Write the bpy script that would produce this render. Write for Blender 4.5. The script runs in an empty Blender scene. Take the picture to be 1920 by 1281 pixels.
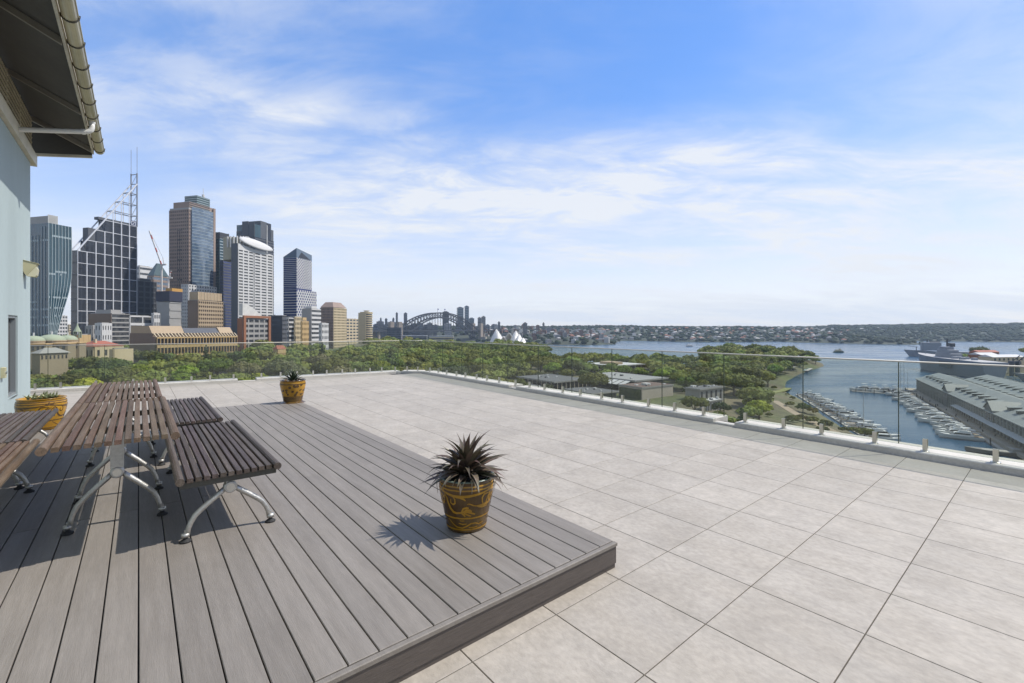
import bpy, math, random
import numpy as np
from mathutils import Vector, Matrix
R = math.radians
SC = bpy.context.scene
COL = SC.collection
# ------------------------------------------------------------------ camera
F, HY, CH = 848.0, 618.0, 1.67          # focal length and horizon row in photo pixels, eye height above the tiles
cam_d = bpy.data.cameras.new('camera'); cam = bpy.data.objects.new('camera', cam_d); COL.objects.link(cam)
cam.location = (0, 0, CH); cam.rotation_euler = (R(90), 0, 0)
cam_d.sensor_width = 36; cam_d.lens = F/1920*36; cam_d.shift_y = -(640.5-HY)/1920
cam_d.clip_start = 0.05; cam_d.clip_end = 30000
SC.camera = cam
# ------------------------------------------------------------------ sky and sun
SUN_EL, SUN_AZ = R(52), R(79)           # azimuth clockwise from the viewing direction (+Y)
wd = bpy.data.worlds.new('World'); SC.world = wd; wd.use_nodes = True
nt = wd.node_tree; nt.nodes.clear()
def N(t, tree=None, **kw):
    n = (tree or nt).nodes.new(t)
    for k, v in kw.items(): setattr(n, k, v)
    return n
L = nt.links.new
out = N('ShaderNodeOutputWorld'); bg = N('ShaderNodeBackground'); bg.inputs['Strength'].default_value = 0.12
sky = N('ShaderNodeTexSky', sky_type='NISHITA'); sky.sun_disc = False
sky.sun_elevation = SUN_EL; sky.sun_rotation = SUN_AZ; sky.altitude = 60; sky.air_density = 1.0; sky.dust_density = 0.15; sky.ozone_density = 2.2
hs = N('ShaderNodeHueSaturation'); hs.inputs['Saturation'].default_value = 1.85; hs.inputs['Hue'].default_value = 0.512; hs.inputs['Value'].default_value = 3.55
gm = N('ShaderNodeGamma'); gm.inputs['Gamma'].default_value = 0.55; L(sky.outputs[0], gm.inputs['Color']); L(gm.outputs[0], hs.inputs['Color'])
tc = N('ShaderNodeTexCoord'); sx = N('ShaderNodeSeparateXYZ'); L(tc.outputs['Generated'], sx.inputs[0])
def M_(op, a, b=None, clamp=False):
    n = N('ShaderNodeMath', operation=op); n.use_clamp = clamp
    for i, q in enumerate((a, b)):
        if q is None: continue
        if isinstance(q, (int, float)): n.inputs[i].default_value = q
        else: L(q, n.inputs[i])
    return n.outputs[0]
zc = M_('MAXIMUM', M_('ADD', sx.outputs[2], 0.16), 0.06)
cx = M_('DIVIDE', sx.outputs[0], zc); cy = M_('DIVIDE', sx.outputs[1], zc)
cb = N('ShaderNodeCombineXYZ'); L(cx, cb.inputs[0]); L(cy, cb.inputs[1])
CLOC = (1.25, 6.42, 0)
def cloud(scale, rot, stretch, loc, detail, rough, dist, lo, hi):
    mp = N('ShaderNodeMapping'); mp.inputs['Rotation'].default_value = (0, 0, rot); mp.inputs['Scale'].default_value = (stretch, 1, 1); mp.inputs['Location'].default_value = loc
    L(cb.outputs[0], mp.inputs[0])
    t = N('ShaderNodeTexNoise'); t.inputs['Scale'].default_value = scale; t.inputs['Detail'].default_value = detail; t.inputs['Roughness'].default_value = rough; t.inputs['Distortion'].default_value = dist
    L(mp.outputs[0], t.inputs['Vector'])
    r = N('ShaderNodeMapRange', interpolation_type='SMOOTHSTEP'); r.inputs['From Min'].default_value = lo; r.inputs['From Max'].default_value = hi
    L(t.outputs['Fac'], r.inputs['Value']); return r.outputs[0]
c1 = cloud(0.50, R(-20), 0.62, CLOC, 5, 0.50, 0.3, 0.36, 0.54)            # broad soft sheets
c2 = cloud(1.25, R(-26), 0.42, (0.4, 5.2, 0), 8, 0.60, 0.8, 0.34, 0.66)     # wisps
c3 = cloud(4.0, R(-16), 0.55, (7.4, 2.2, 0), 8, 0.66, 0.5, 0.34, 0.66)      # small mottling
big = M_('MULTIPLY', c1, M_('ADD', M_('MULTIPLY', c2, 0.75), 0.38))
cl = M_('ADD', M_('MULTIPLY', big, M_('ADD', M_('MULTIPLY', c3, 0.62), 0.56)), M_('MULTIPLY', M_('MULTIPLY', c2, c3), 0.16), clamp=True)
# thin cloud lies along whole lines of sight low down, so the veil thickens towards the horizon in every direction
hz = N('ShaderNodeMapRange', interpolation_type='SMOOTHERSTEP'); hz.inputs['From Min'].default_value = 0.46; hz.inputs['From Max'].default_value = -0.10
hz.inputs['To Min'].default_value = 0.0; hz.inputs['To Max'].default_value = 1.0
L(sx.outputs[2], hz.inputs['Value'])
inv = M_('MULTIPLY', M_('SUBTRACT', 1.0, M_('MULTIPLY', cl, 0.92)), M_('SUBTRACT', 1.0, M_('MULTIPLY', hz.outputs[0], M_('ADD', M_('MULTIPLY', c2, 0.20), 0.74))))
veil = M_('SUBTRACT', 1.0, inv, clamp=True)
mixc = N('ShaderNodeMix', data_type='RGBA'); L(veil, mixc.inputs['Factor'])
tn = N('ShaderNodeMix', data_type='RGBA', blend_type='MULTIPLY'); tn.inputs['Factor'].default_value = 1.0; L(hs.outputs[0], tn.inputs['A']); tn.inputs['B'].default_value = (1.17, 0.985, 1.0, 1)
L(tn.outputs['Result'], mixc.inputs['A']); mixc.inputs['B'].default_value = (7.3, 7.55, 7.95, 1)
L(mixc.outputs['Result'], bg.inputs['Color']); L(bg.outputs[0], out.inputs['Surface'])
sd = bpy.data.lights.new('sun', 'SUN'); sun = bpy.data.objects.new('sun', sd); COL.objects.link(sun)
sd.energy = 5.0; sd.angle = R(0.53); sd.color = (1.0, 0.955, 0.89)
sdir = Vector((math.sin(SUN_AZ)*math.cos(SUN_EL), math.cos(SUN_AZ)*math.cos(SUN_EL), math.sin(SUN_EL)))
sun.rotation_euler = sdir.to_track_quat('Z', 'Y').to_euler(); sun.location = (40, 0, 80)
SC.view_settings.view_transform = 'Standard'; SC.view_settings.look = 'None'; SC.view_settings.exposure = 0.0; SC.view_settings.gamma = 1
SC.render.engine = 'CYCLES'; SC.cycles.use_denoising = True
SC.cycles.max_bounces = 8; SC.cycles.transparent_max_bounces = 16; SC.cycles.glossy_bounces = 3; SC.cycles.diffuse_bounces = 3; SC.cycles.volume_bounces = 0
SC.cycles.sample_clamp_indirect = 6; SC.cycles.caustics_reflective = False; SC.cycles.caustics_refractive = False
# ------------------------------------------------------------------ helpers
YAW = 0.69                                # the terrace grid is turned 0.69 rad to the left of the camera
WZ = -58.3                                # harbour water level
def P(px, py, Y): return Vector(((px-960)/F*Y, Y, CH+(HY-py)/F*Y))
def G(px, py, z): return P(px, py, F*(CH-z)/(py-HY))
d1 = Vector((-math.sin(YAW), math.cos(YAW), 0)); d2 = Vector((math.cos(YAW), math.sin(YAW), 0))
def T(u, v, z=0): return d1*u + d2*v + Vector((0, 0, z))
def uv_at(px, v0, k=0.0):                 # u where the vertical plane v = v0 + k u crosses image column px
    m = (px-960)/F; s, c = math.sin(YAW), math.cos(YAW)
    # X = -s u + c v ; Y = c u + s v ; X = m Y
    return (m*s*v0 - c*v0)/(-s + c*k - m*c - m*s*k)
MATS = {}
def mat(name, col, rough=0.6, metal=0.0, spec=0.5, n1=0.0, s1=3.0, n2=0.0, s2=40.0, stretch=(1,1,1), rand=0.0, bump=0.0, bs=60.0, col2=None, hue=0.0, attr=None, coords='Object', trans=0.0, offset=False, stain=0.0, ss=0.5):
    """procedural surface: base colour, two scales of noise, per-object variation, fine relief"""
    if name in MATS: return MATS[name]
    m = bpy.data.materials.new(name); m.use_nodes = True; t = m.node_tree; b = t.nodes['Principled BSDF']; l = t.links.new
    b.inputs['Roughness'].default_value = rough; b.inputs['Metallic'].default_value = metal; b.inputs['Specular IOR Level'].default_value = spec
    c = N('ShaderNodeRGB', t); c.outputs[0].default_value = (*col, 1); cur = c.outputs[0]
    co = N('ShaderNodeTexCoord', t); oi = N('ShaderNodeObjectInfo', t)
    mp = N('ShaderNodeMapping', t); mp.inputs['Scale'].default_value = stretch; l(co.outputs[coords], mp.inputs[0])
    vec = mp.outputs[0]
    if offset or rand:
        va = N('ShaderNodeVectorMath', t, operation='ADD'); ml = N('ShaderNodeVectorMath', t, operation='SCALE'); cbx = N('ShaderNodeCombineXYZ', t)
        for i in range(3): l(oi.outputs['Random'], cbx.inputs[i])
        l(cbx.outputs[0], ml.inputs[0]); ml.inputs['Scale'].default_value = 37.0
        l(vec, va.inputs[0]); l(ml.outputs[0], va.inputs[1]); vec = va.outputs[0]
    def noise(s, d=5, rg=0.6):
        q = N('ShaderNodeTexNoise', t); q.inputs['Scale'].default_value = s; q.inputs['Detail'].default_value = d; q.inputs['Roughness'].default_value = rg; l(vec, q.inputs['Vector']); return q.outputs['Fac']
    if col2 is not None:
        mx = N('ShaderNodeMix', t, data_type='RGBA'); r = N('ShaderNodeMapRange', t); r.inputs['From Min'].default_value = 0.4; r.inputs['From Max'].default_value = 0.62
        l(noise(s1*0.6, 4), r.inputs['Value']); l(r.outputs[0], mx.inputs['Factor']); l(cur, mx.inputs['A']); mx.inputs['B'].default_value = (*col2, 1); cur = mx.outputs['Result']
    val = None
    def addv(sock, amp):
        nonlocal val
        r = N('ShaderNodeMapRange', t); r.inputs['From Min'].default_value = 0.28; r.inputs['From Max'].default_value = 0.72; r.inputs['To Min'].default_value = 1-amp; r.inputs['To Max'].default_value = 1+amp
        l(sock, r.inputs['Value'])
        if val is None: val = r.outputs[0]
        else:
            q = N('ShaderNodeMath', t, operation='MULTIPLY'); l(val, q.inputs[0]); l(r.outputs[0], q.inputs[1]); val = q.outputs[0]
    if n1: addv(noise(s1), n1)
    if n2: addv(noise(s2, 3), n2)
    if stain:
        ge = N('ShaderNodeNewGeometry', t); q = N('ShaderNodeTexNoise', t); q.inputs['Scale'].default_value = ss; q.inputs['Detail'].default_value = 6; q.inputs['Roughness'].default_value = 0.65; q.inputs['Distortion'].default_value = 0.6
        l(ge.outputs['Position'], q.inputs['Vector']); addv(q.outputs['Fac'], stain)
    if rand:
        r = N('ShaderNodeMapRange', t); r.inputs['To Min'].default_value = 1-rand; r.inputs['To Max'].default_value = 1+rand
        if attr:
            a = N('ShaderNodeAttribute', t); a.attribute_name = attr; l(a.outputs['Fac'], r.inputs['Value'])
        else: l(oi.outputs['Random'], r.inputs['Value'])
        if val is None: val = r.outputs[0]
        else:
            q = N('ShaderNodeMath', t, operation='MULTIPLY'); l(val, q.inputs[0]); l(r.outputs[0], q.inputs[1]); val = q.outputs[0]
    if val is not None or hue:
        h = N('ShaderNodeHueSaturation', t); l(cur, h.inputs['Color'])
        if val is not None: l(val, h.inputs['Value'])
        if hue:
            wn = N('ShaderNodeTexWhiteNoise', t, noise_dimensions='1D')
            if attr:
                a = N('ShaderNodeAttribute', t); a.attribute_name = attr; l(a.outputs['Fac'], wn.inputs['W'])
            else: l(oi.outputs['Random'], wn.inputs['W'])
            r = N('ShaderNodeMapRange', t); r.inputs['To Min'].default_value = 0.5-hue; r.inputs['To Max'].default_value = 0.5+hue; l(wn.outputs['Value'], r.inputs['Value']); l(r.outputs[0], h.inputs['Hue'])
        cur = h.outputs[0]
    l(cur, b.inputs['Base Color'])
    if bump:
        bp = N('ShaderNodeBump', t); bp.inputs['Strength'].default_value = bump; bp.inputs['Distance'].default_value = 0.02; l(noise(bs, 4), bp.inputs['Height']); l(bp.outputs[0], b.inputs['Normal'])
    if trans:                                                            # leaves let some light through
        tr = N('ShaderNodeBsdfTranslucent', t); l(cur, tr.inputs['Color']); ms = N('ShaderNodeMixShader', t); ms.inputs[0].default_value = trans
        l(b.outputs[0], ms.inputs[1]); l(tr.outputs[0], ms.inputs[2]); l(ms.outputs[0], t.nodes['Material Output'].inputs['Surface'])
    MATS[name] = m; return m
def tag(o, label=None, cat=None, group=None, kind=None):
    if label: o['label'] = label
    if cat: o['category'] = cat
    if group: o['group'] = group
    if kind: o['kind'] = kind
    return o
def empty(name, loc, rz=0.0, label=None, cat=None, group=None):
    o = bpy.data.objects.new(name, None); COL.objects.link(o); o.location = loc; o.rotation_euler = (0, 0, rz); o.empty_display_size = 0.2
    return tag(o, label, cat, group)
def inst(name, me, parent=None, loc=(0,0,0), rot=(0,0,0), sc=(1,1,1)):
    o = bpy.data.objects.new(name, me); COL.objects.link(o); o.parent = parent; o.location = loc; o.rotation_euler = rot; o.scale = sc
    return o
class MB:
    """collects geometry for one mesh"""
    def __init__(s): s.v = []; s.f = []; s.m = []
    def add(s, vs, fs, mi=0):
        n = len(s.v); s.v += [tuple(q) for q in vs]; s.f += [tuple(n+i for i in q) for q in fs]; s.m += [mi]*len(fs); return s
    def box(s, x0, x1, y0, y1, z0, z1, mi=0):
        return s.add([(x0,y0,z0),(x1,y0,z0),(x1,y1,z0),(x0,y1,z0),(x0,y0,z1),(x1,y0,z1),(x1,y1,z1),(x0,y1,z1)], [(3,2,1,0),(4,5,6,7),(0,1,5,4),(1,2,6,5),(2,3,7,6),(3,0,4,7)], mi)
    def cham(s, x0, x1, y0, y1, z0, z1, c, mi=0):      # box with a chamfered top edge
        v = [(x0,y0,z0),(x1,y0,z0),(x1,y1,z0),(x0,y1,z0),(x0,y0,z1-c),(x1,y0,z1-c),(x1,y1,z1-c),(x0,y1,z1-c),(x0+c,y0+c,z1),(x1-c,y0+c,z1),(x1-c,y1-c,z1),(x0+c,y1-c,z1)]
        f = [(3,2,1,0),(0,1,5,4),(1,2,6,5),(2,3,7,6),(3,0,4,7),(4,5,9,8),(5,6,10,9),(6,7,11,10),(7,4,8,11),(8,9,10,11)]
        return s.add(v, f, mi)
    def bar(s, a, b, w, h=None, mi=0):                  # rectangular bar from a to b
        a, b = Vector(a), Vector(b); h = h or w; d = (b-a).normalized(); up = Vector((0,0,1)) if abs(d.z) < 0.95 else Vector((0,1,0))
        x = d.cross(up).normalized()*w/2; y = x.cross(d).normalized()*h/2
        vs = [p+q for p in (a, b) for q in (-x-y, x-y, x+y, -x+y)]
        return s.add(vs, [(3,2,1,0),(4,5,6,7),(0,1,5,4),(1,2,6,5),(2,3,7,6),(3,0,4,7)], mi)
    def tube(s, pts, r, n=8, mi=0, ring0=None):
        pts = [Vector(p) for p in pts]; rs = r if isinstance(r, (list, tuple)) else [r]*len(pts); vs = []; fs = []
        px = None
        for i, p in enumerate(pts):
            d = (pts[min(i+1, len(pts)-1)]-pts[max(i-1, 0)]).normalized()
            if px is None: px = d.cross(Vector((0,0,1)) if abs(d.z) < 0.9 else Vector((1,0,0))).normalized()
            else: px = (px - d*px.dot(d)).normalized()
            py = d.cross(px)
            for k in range(n):
                a = 2*math.pi*k/n; vs.append(p + (px*math.cos(a)+py*math.sin(a))*rs[i])
        for i in range(len(pts)-1):
            for k in range(n): fs.append((i*n+k, i*n+(k+1) % n, (i+1)*n+(k+1) % n, (i+1)*n+k))
        fs.append(tuple(range(n-1, -1, -1))); fs.append(tuple((len(pts)-1)*n+k for k in range(n)))
        return s.add(vs, fs, mi)
    def lathe(s, prof, n=32, mi=0, cx=0, cy=0, cap=(True, True), a0=0):
        vs = [(cx+r*math.cos(2*math.pi*k/n+a0), cy+r*math.sin(2*math.pi*k/n+a0), z) for r, z in prof for k in range(n)]; fs = []
        for i in range(len(prof)-1):
            for k in range(n): fs.append((i*n+k, i*n+(k+1) % n, (i+1)*n+(k+1) % n, (i+1)*n+k))
        if cap[0]: fs.append(tuple(range(n-1, -1, -1)))
        if cap[1]: fs.append(tuple((len(prof)-1)*n+k for k in range(n)))
        return s.add(vs, fs, mi)
    def prism(s, poly, z0, z1, mi=0):
        n = len(poly); vs = [(x, y, z0) for x, y in poly]+[(x, y, z1) for x, y in poly]
        return s.add(vs, [tuple(range(n-1, -1, -1)), tuple(range(n, 2*n))]+[(i, (i+1) % n, n+(i+1) % n, n+i) for i in range(n)], mi)
    def xprism(s, poly, x0, x1, mi=0):                  # polygon in (y,z) swept along x
        n = len(poly); vs = [(x0, y, z) for y, z in poly]+[(x1, y, z) for y, z in poly]
        return s.add(vs, [tuple(range(n-1, -1, -1)), tuple(range(n, 2*n))]+[(i, (i+1) % n, n+(i+1) % n, n+i) for i in range(n)], mi)
    def yprism(s, poly, y0, y1, mi=0):                  # polygon in (x,z) swept along y
        n = len(poly); vs = [(x, y0, z) for x, z in poly]+[(x, y1, z) for x, z in poly]
        return s.add(vs, [tuple(range(n)), tuple(range(2*n-1, n-1, -1))]+[(i, n+i, n+(i+1) % n, (i+1) % n) for i in range(n)], mi)
    def mesh(s, name, mats, smooth=False):
        me = bpy.data.meshes.new(name); me.from_pydata(s.v, [], s.f)
        for q in (mats if isinstance(mats, (list, tuple)) else [mats]): me.materials.append(q)
        if any(s.m): me.polygons.foreach_set('material_index', s.m)
        if smooth: me.polygons.foreach_set('use_smooth', [True]*len(s.f))
        me.update(); return me
    def obj(s, name, mats, parent=None, loc=(0,0,0), rot=(0,0,0), smooth=False):
        return inst(name, s.mesh(name, mats, smooth), parent, loc, rot)
# ================================================================== TERRACE
rnd = random.Random(5)
m_tile = mat('stone_tile', (0.352, 0.312, 0.258), 0.62, n1=0.10, s1=4.0, n2=0.13, s2=22, stretch=(1.5, 1, 1), rand=0.045, bump=0.12, bs=70, offset=True, col2=(0.378, 0.338, 0.284), stain=0.07, ss=0.7)
m_edge = mat('border_tile', (0.315, 0.288, 0.242), 0.7, n1=0.08, s1=3, n2=0.06, s2=30, rand=0.05, offset=True)
m_joint = mat('dark_joint', (0.06, 0.055, 0.05), 0.9)  # dark joint colour seen between the tiles
m_conc = mat('painted_concrete', (0.53, 0.50, 0.44), 0.75, n1=0.10, s1=2.0, n2=0.10, s2=25, bump=0.25, bs=40, coords='Object')
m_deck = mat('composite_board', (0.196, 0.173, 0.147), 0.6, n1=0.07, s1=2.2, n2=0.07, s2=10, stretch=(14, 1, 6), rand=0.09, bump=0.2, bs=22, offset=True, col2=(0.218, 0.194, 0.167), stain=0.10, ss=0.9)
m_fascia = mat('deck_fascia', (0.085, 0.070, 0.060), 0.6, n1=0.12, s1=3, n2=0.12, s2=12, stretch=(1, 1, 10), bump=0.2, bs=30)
m_dark = mat('dark_void', (0.02, 0.02, 0.02), 0.9)
m_steel = mat('brushed_stainless', (0.62, 0.61, 0.56), 0.28, metal=1.0, n2=0.06, s2=60)
m_rail = mat('pale_rail', (0.56, 0.53, 0.45), 0.55, metal=0.3)
m_wood = mat('weathered_slat', (0.098, 0.058, 0.034), 0.68, n1=0.22, s1=3, n2=0.2, s2=14, stretch=(12, 1, 8), rand=0.18, bump=0.4, bs=18, offset=True, col2=(0.135, 0.092, 0.062), hue=0.015)
m_wood2 = mat('dark_stained_slat', (0.060, 0.040, 0.028), 0.55, n1=0.25, s1=3, n2=0.2, s2=14, stretch=(12, 1, 8), rand=0.25, bump=0.4, bs=18, offset=True, col2=(0.088, 0.066, 0.055), hue=0.02)
m_alu = mat('cast_aluminium', (0.46, 0.45, 0.42), 0.48, metal=0.85, n1=0.15, s1=8, n2=0.1, s2=50, bump=0.15, bs=60)
m_iron = mat('galvanised_frame', (0.085, 0.08, 0.066), 0.6, metal=0.3, n1=0.2, s1=8)
m_rub = mat('black_rubber', (0.015, 0.015, 0.015), 0.7)

# slab of the apartment block under the terrace
TB = empty('terrace_floor', (0, 0, 0), YAW); TB['kind'] = 'structure'
mb = MB(); mb.prism([(-1.8, -4), (7.9, -4), (8.86, 15.5), (7.95, 16.6), (-4.5, 17.75), (-4.5, 13.9), (-1.8, 13.9)], -0.5, -0.012); mb.obj('joint_bed', m_joint, TB)
TU, TV = 0.6, 0.5925
tile_me = MB().cham(-TV/2+0.003, TV/2-0.003, -TU/2+0.003, TU/2-0.003, -0.012, 0.0, 0.0015).mesh('tile', m_tile)
tiles = []
def far_u(v): return 16.0+(7.72-v)*0.11
for i in range(-9, 27):
    for j in range(-11, 9):
        u = 1.28+TU*(i+0.5); v = 1.886+TV*(j+0.5)
        if v+TV/2 > 7.225: continue
        if 2.6 < u < 10.2 and v < 2.58-TV*0.4: continue
        if u < 2.6 and v < -2.0: continue
        if u > far_u(v)-0.5: continue
        if v < -1.9 and u < 14.2: continue
        p = T(u, v); dist = p.length; infr = p.y > 0.3 and abs(p.x/p.y) < 1.4
        tiles.append((0 if infr else 1, dist, u, v))
tiles.sort()
for q in tiles[:262]: inst('tile', tile_me, TB, (q[3], q[2], 0))
mb = MB()
for q in tiles[262:]: mb.cham(q[3]-TV/2+0.003, q[3]+TV/2-0.003, q[2]-TU/2+0.003, q[2]+TU/2-0.003, -0.012, 0, 0.0015)
if mb.f: tag(mb.obj('tile', m_tile, TB), kind='stuff')
# paler border course along the kerbs
for i in range(-9, 24):
    u = 1.28+TU*(i+0.5); v1 = 7.72+0.0377*u
    MB().prism([(7.226, u-TU/2+0.003), (v1, u-TU/2+0.003), (v1+0.02, u+TU/2-0.003), (7.226, u+TU/2-0.003)], -0.012, -0.003).obj('border_tile', m_edge, TB)
for j in range(-9, 9):
    v = 1.886+TV*(j+0.5); u0 = max(1.28+TU*k+0.003 for k in range(40) if 1.28+TU*k < far_u(v)-0.2 and 1.28+TU*(k-0.5) <= far_u(v)-0.5)
    MB().prism([(v-TV/2+0.003, u0), (v+TV/2-0.003, u0), (v+TV/2-0.003, far_u(v+TV/2)+0.02), (v-TV/2+0.003, far_u(v-TV/2)+0.02)], -0.012, -0.003).obj('border_tile', m_edge, TB)

# ---------------------------------------------------------------- timber deck
DZ = 0.18; BW = 0.1437; UF, UB, VR = 1.985, 10.25, 2.582
DK = empty('timber_deck', T(0, 0, 0), YAW, 'raised grey-brown composite board deck with dark fascia', 'deck')
for k in range(30):
    v1 = VR-BW*k; v0 = v1-BW+0.0065
    cuts = [UF+0.024, 4.87, 9.97, UB] if k % 2 == 0 else [UF+0.024, 7.42, UB]
    for a, b in zip(cuts[:-1], cuts[1:]):
        w = v1-v0; ln = b-a-0.005
        o = MB().cham(-w/2, w/2, -ln/2, ln/2, -0.023, 0.0, 0.003).obj('deck_board', m_deck, DK, ((v0+v1)/2, (a+b)/2, DZ+rnd.uniform(-0.0008, 0.0008)))
MB().box(-1.74, VR-0.03, UF+0.02, UB-0.02, 0.001, DZ-0.026).obj('shadow_base', m_dark, DK)  # solid near-black block: painted shadow below and between the boards
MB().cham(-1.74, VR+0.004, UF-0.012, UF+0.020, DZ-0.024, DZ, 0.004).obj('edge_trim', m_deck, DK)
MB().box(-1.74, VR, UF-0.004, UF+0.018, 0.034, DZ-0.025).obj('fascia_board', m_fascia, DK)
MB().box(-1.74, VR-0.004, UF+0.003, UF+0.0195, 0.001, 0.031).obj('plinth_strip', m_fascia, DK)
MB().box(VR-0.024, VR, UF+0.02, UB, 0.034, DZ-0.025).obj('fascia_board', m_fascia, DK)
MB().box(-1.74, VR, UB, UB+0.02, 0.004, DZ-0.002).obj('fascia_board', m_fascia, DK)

# ---------------------------------------------------------------- kerbs and frameless glass balustrades
def glassmat(name, tint, gl):
    m = bpy.data.materials.new(name); m.use_nodes = True; t = m.node_tree; t.nodes.clear(); l = t.links.new
    o = N('ShaderNodeOutputMaterial', t); tr = N('ShaderNodeBsdfTransparent', t); tr.inputs[0].default_value = (*tint, 1)
    g = N('ShaderNodeBsdfGlossy', t); g.inputs['Roughness'].default_value = 0.01; g.inputs[0].default_value = (0.9, 0.95, 0.9, 1)
    d = N('ShaderNodeBsdfDiffuse', t); d.inputs[0].default_value = (0.5, 0.5, 0.46, 1)
    fr = N('ShaderNodeFresnel', t); fr.inputs['IOR'].default_value = 1.5
    ge = N('ShaderNodeNewGeometry', t); sb = N('ShaderNodeMath', t, operation='SUBTRACT'); sb.inputs[0].default_value = 1; l(ge.outputs['Backfacing'], sb.inputs[1])
    mu = N('ShaderNodeMath', t, operation='MULTIPLY'); l(fr.outputs[0], mu.inputs[0]); l(sb.outputs[0], mu.inputs[1])
    mu2 = N('ShaderNodeMath', t, operation='MULTIPLY'); l(mu.outputs[0], mu2.inputs[0]); mu2.inputs[1].default_value = gl
    # thin film of dust on the outer face, patchy
    tcn = N('ShaderNodeTexCoord', t); nz = N('ShaderNodeTexNoise', t); nz.inputs['Scale'].default_value = 2.3; nz.inputs['Detail'].default_value = 6; l(tcn.outputs['Object'], nz.inputs['Vector'])
    r = N('ShaderNodeMapRange', t); r.inputs['From Min'].default_value = 0.3; r.inputs['From Max'].default_value = 0.75; r.inputs['To Min'].default_value = 0.02; r.inputs['To Max'].default_value = 0.075; l(nz.outputs['Fac'], r.inputs['Value'])
    mu3 = N('ShaderNodeMath', t, operation='MULTIPLY'); l(r.outputs[0], mu3.inputs[0]); l(sb.outputs[0], mu3.inputs[1])
    m0 = N('ShaderNodeMixShader', t); l(mu3.outputs[0], m0.inputs[0]); l(tr.outputs[0], m0.inputs[1]); l(d.outputs[0], m0.inputs[2])
    mx = N('ShaderNodeMixShader', t); l(mu2.outputs[0], mx.inputs[0]); l(m0.outputs[0], mx.inputs[1]); l(g.outputs[0], mx.inputs[2]); l(mx.outputs[0], o.inputs[0])
    return m
m_glass = glassmat('clear_toughened_glass', (0.875, 0.895, 0.855), 1.0)
m_gedge = mat('glass_cut_edge', (0.03, 0.045, 0.033), 0.2)
def spigot_mesh():
    mb = MB(); mb.lathe([(0.048, 0.0), (0.048, 0.008), (0.044, 0.010)], 20)
    for sgn in (-1, 1): mb.box(-0.024, 0.024, sgn*0.0095 if sgn > 0 else -0.024, 0.024 if sgn > 0 else -0.0095, 0.0101, 0.160)
    mb.box(-0.024, 0.024, -0.0094, 0.0094, 0.0101, 0.036)
    for z in (0.07, 0.125):
        for sgn in (-1, 1): mb.tube([(0, sgn*0.024, z), (0, sgn*0.027, z)], 0.007, 8)
    return mb.mesh('spigot', m_steel)
SPG = spigot_mesh()
KH = 0.085; RAIL = 1.235
def kerb(a, b, w, gaps, lab, setback):
    """a,b inner foot ends (world); outward normal to the right-hand side away from the terrace; gaps in metres along"""
    d = (b-a); ln = d.length; d.normalize(); rz = math.atan2(d.y, d.x)
    cuts = [0]+[q for g in gaps for q in g]+[ln]; r = []
    for i in range(0, len(cuts), 2):
        l0, l1 = cuts[i], cuts[i+1]; mid = a+d*((l0+l1)/2)
        o = empty('parapet_kerb', mid, rz, lab[i//2], 'kerb', 'pale kerbs carrying the balustrade')
        h = (l1-l0)/2; c = 0.012
        MB().cham(-h, h, setback[0], setback[1], -0.3, KH, c).obj('kerb_body', m_conc, o)
        r.append(o)
    for g0, g1 in gaps:
        mid = a+d*((g0+g1)/2); o = empty('drain_sill', mid, rz, 'low pale sill in the kerb gap at the '+('right balustrade, '+('near opening' if g0 < 9 else 'far opening') if len(gaps) == 2 else 'left balustrade'), 'sill')
        MB().cham(-(g1-g0)/2+0.002, (g1-g0)/2-0.002, -0.16 if setback[0] < -0.1 else 0.0, 0.0 if setback[0] < -0.1 else 0.16, -0.2, 0.028, 0.004).obj('sill_slab', m_conc, o)
    return rz, d, ln
def balustrade(a, b, off, joints, spigs, lab, tail=0.0, gaps=()):
    d = (b-a); ln = d.length; d.normalize(); n = Vector((-d.y, d.x, 0)); o0 = a+n*off; rz = math.atan2(d.y, d.x)
    o = empty('glass_balustrade', o0, rz, lab, 'balustrade', 'frameless glass balustrades round the terrace')
    for s0, s1 in zip(joints[:-1], joints[1:]):
        mb = MB(); mb.box(s0+0.004, s1-0.004, -0.0075, 0.0075, KH+0.045, RAIL-0.004); mb.m = [1, 1, 0, 1, 0, 1]
        mb.obj('glass_panel', [m_glass, m_gedge], o)
    for s1 in joints[1:-1]: MB().box(s1-0.0038, s1+0.0038, -0.009, 0.009, KH+0.046, RAIL-0.006).obj('joint_seal', m_gedge, o)
    for s in spigs: inst('spigot', SPG, o, (s, 0, KH))
    MB().tube([(joints[0], 0, RAIL+0.006), (joints[-1], 0, RAIL+0.006)], 0.0105, 12).obj('top_rail', m_rail, o, smooth=True)
    return o
# right-hand run: from near the camera to the far corner
KR0, KR1 = T(-3.0, 7.735-0.0377*3), T(15.45, 7.735+0.0377*15.45)
KL1, KL0 = T(16.0, 7.72), T(17.35, -4.2)
dR = (KR1-KR0).normalized()
def s_right(px, off=0.13): u = uv_at(px, 7.735+off, 0.0377); return (T(u, 7.735+0.0377*u)-KR0).dot(dR)
g1 = (s_right(1378, 0.02), s_right(1338, 0.02)); g2 = (s_right(968, 0.02), s_right(955, 0.02))
kerb(KR0, KR1, 0.3, [g1, g2], ['pale concrete kerb at the right front of the terrace', 'long pale concrete kerb between the two openings', 'far pale concrete kerb at the right-hand back corner'], (-0.52, 0.0))
sp_px = [1866, 1734, 1639.5, 1540, 1469, 1397, 1319, 1265, 1216, 1167, 1128, 1088, 1055, 1021, 993, 966.5, 936, 913, 893.7, 872.6, 856, 837.5, 822, 806]
sp = [0.35, 1.1, 1.75, 2.5]+[s_right(q) for q in sp_px]
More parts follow.
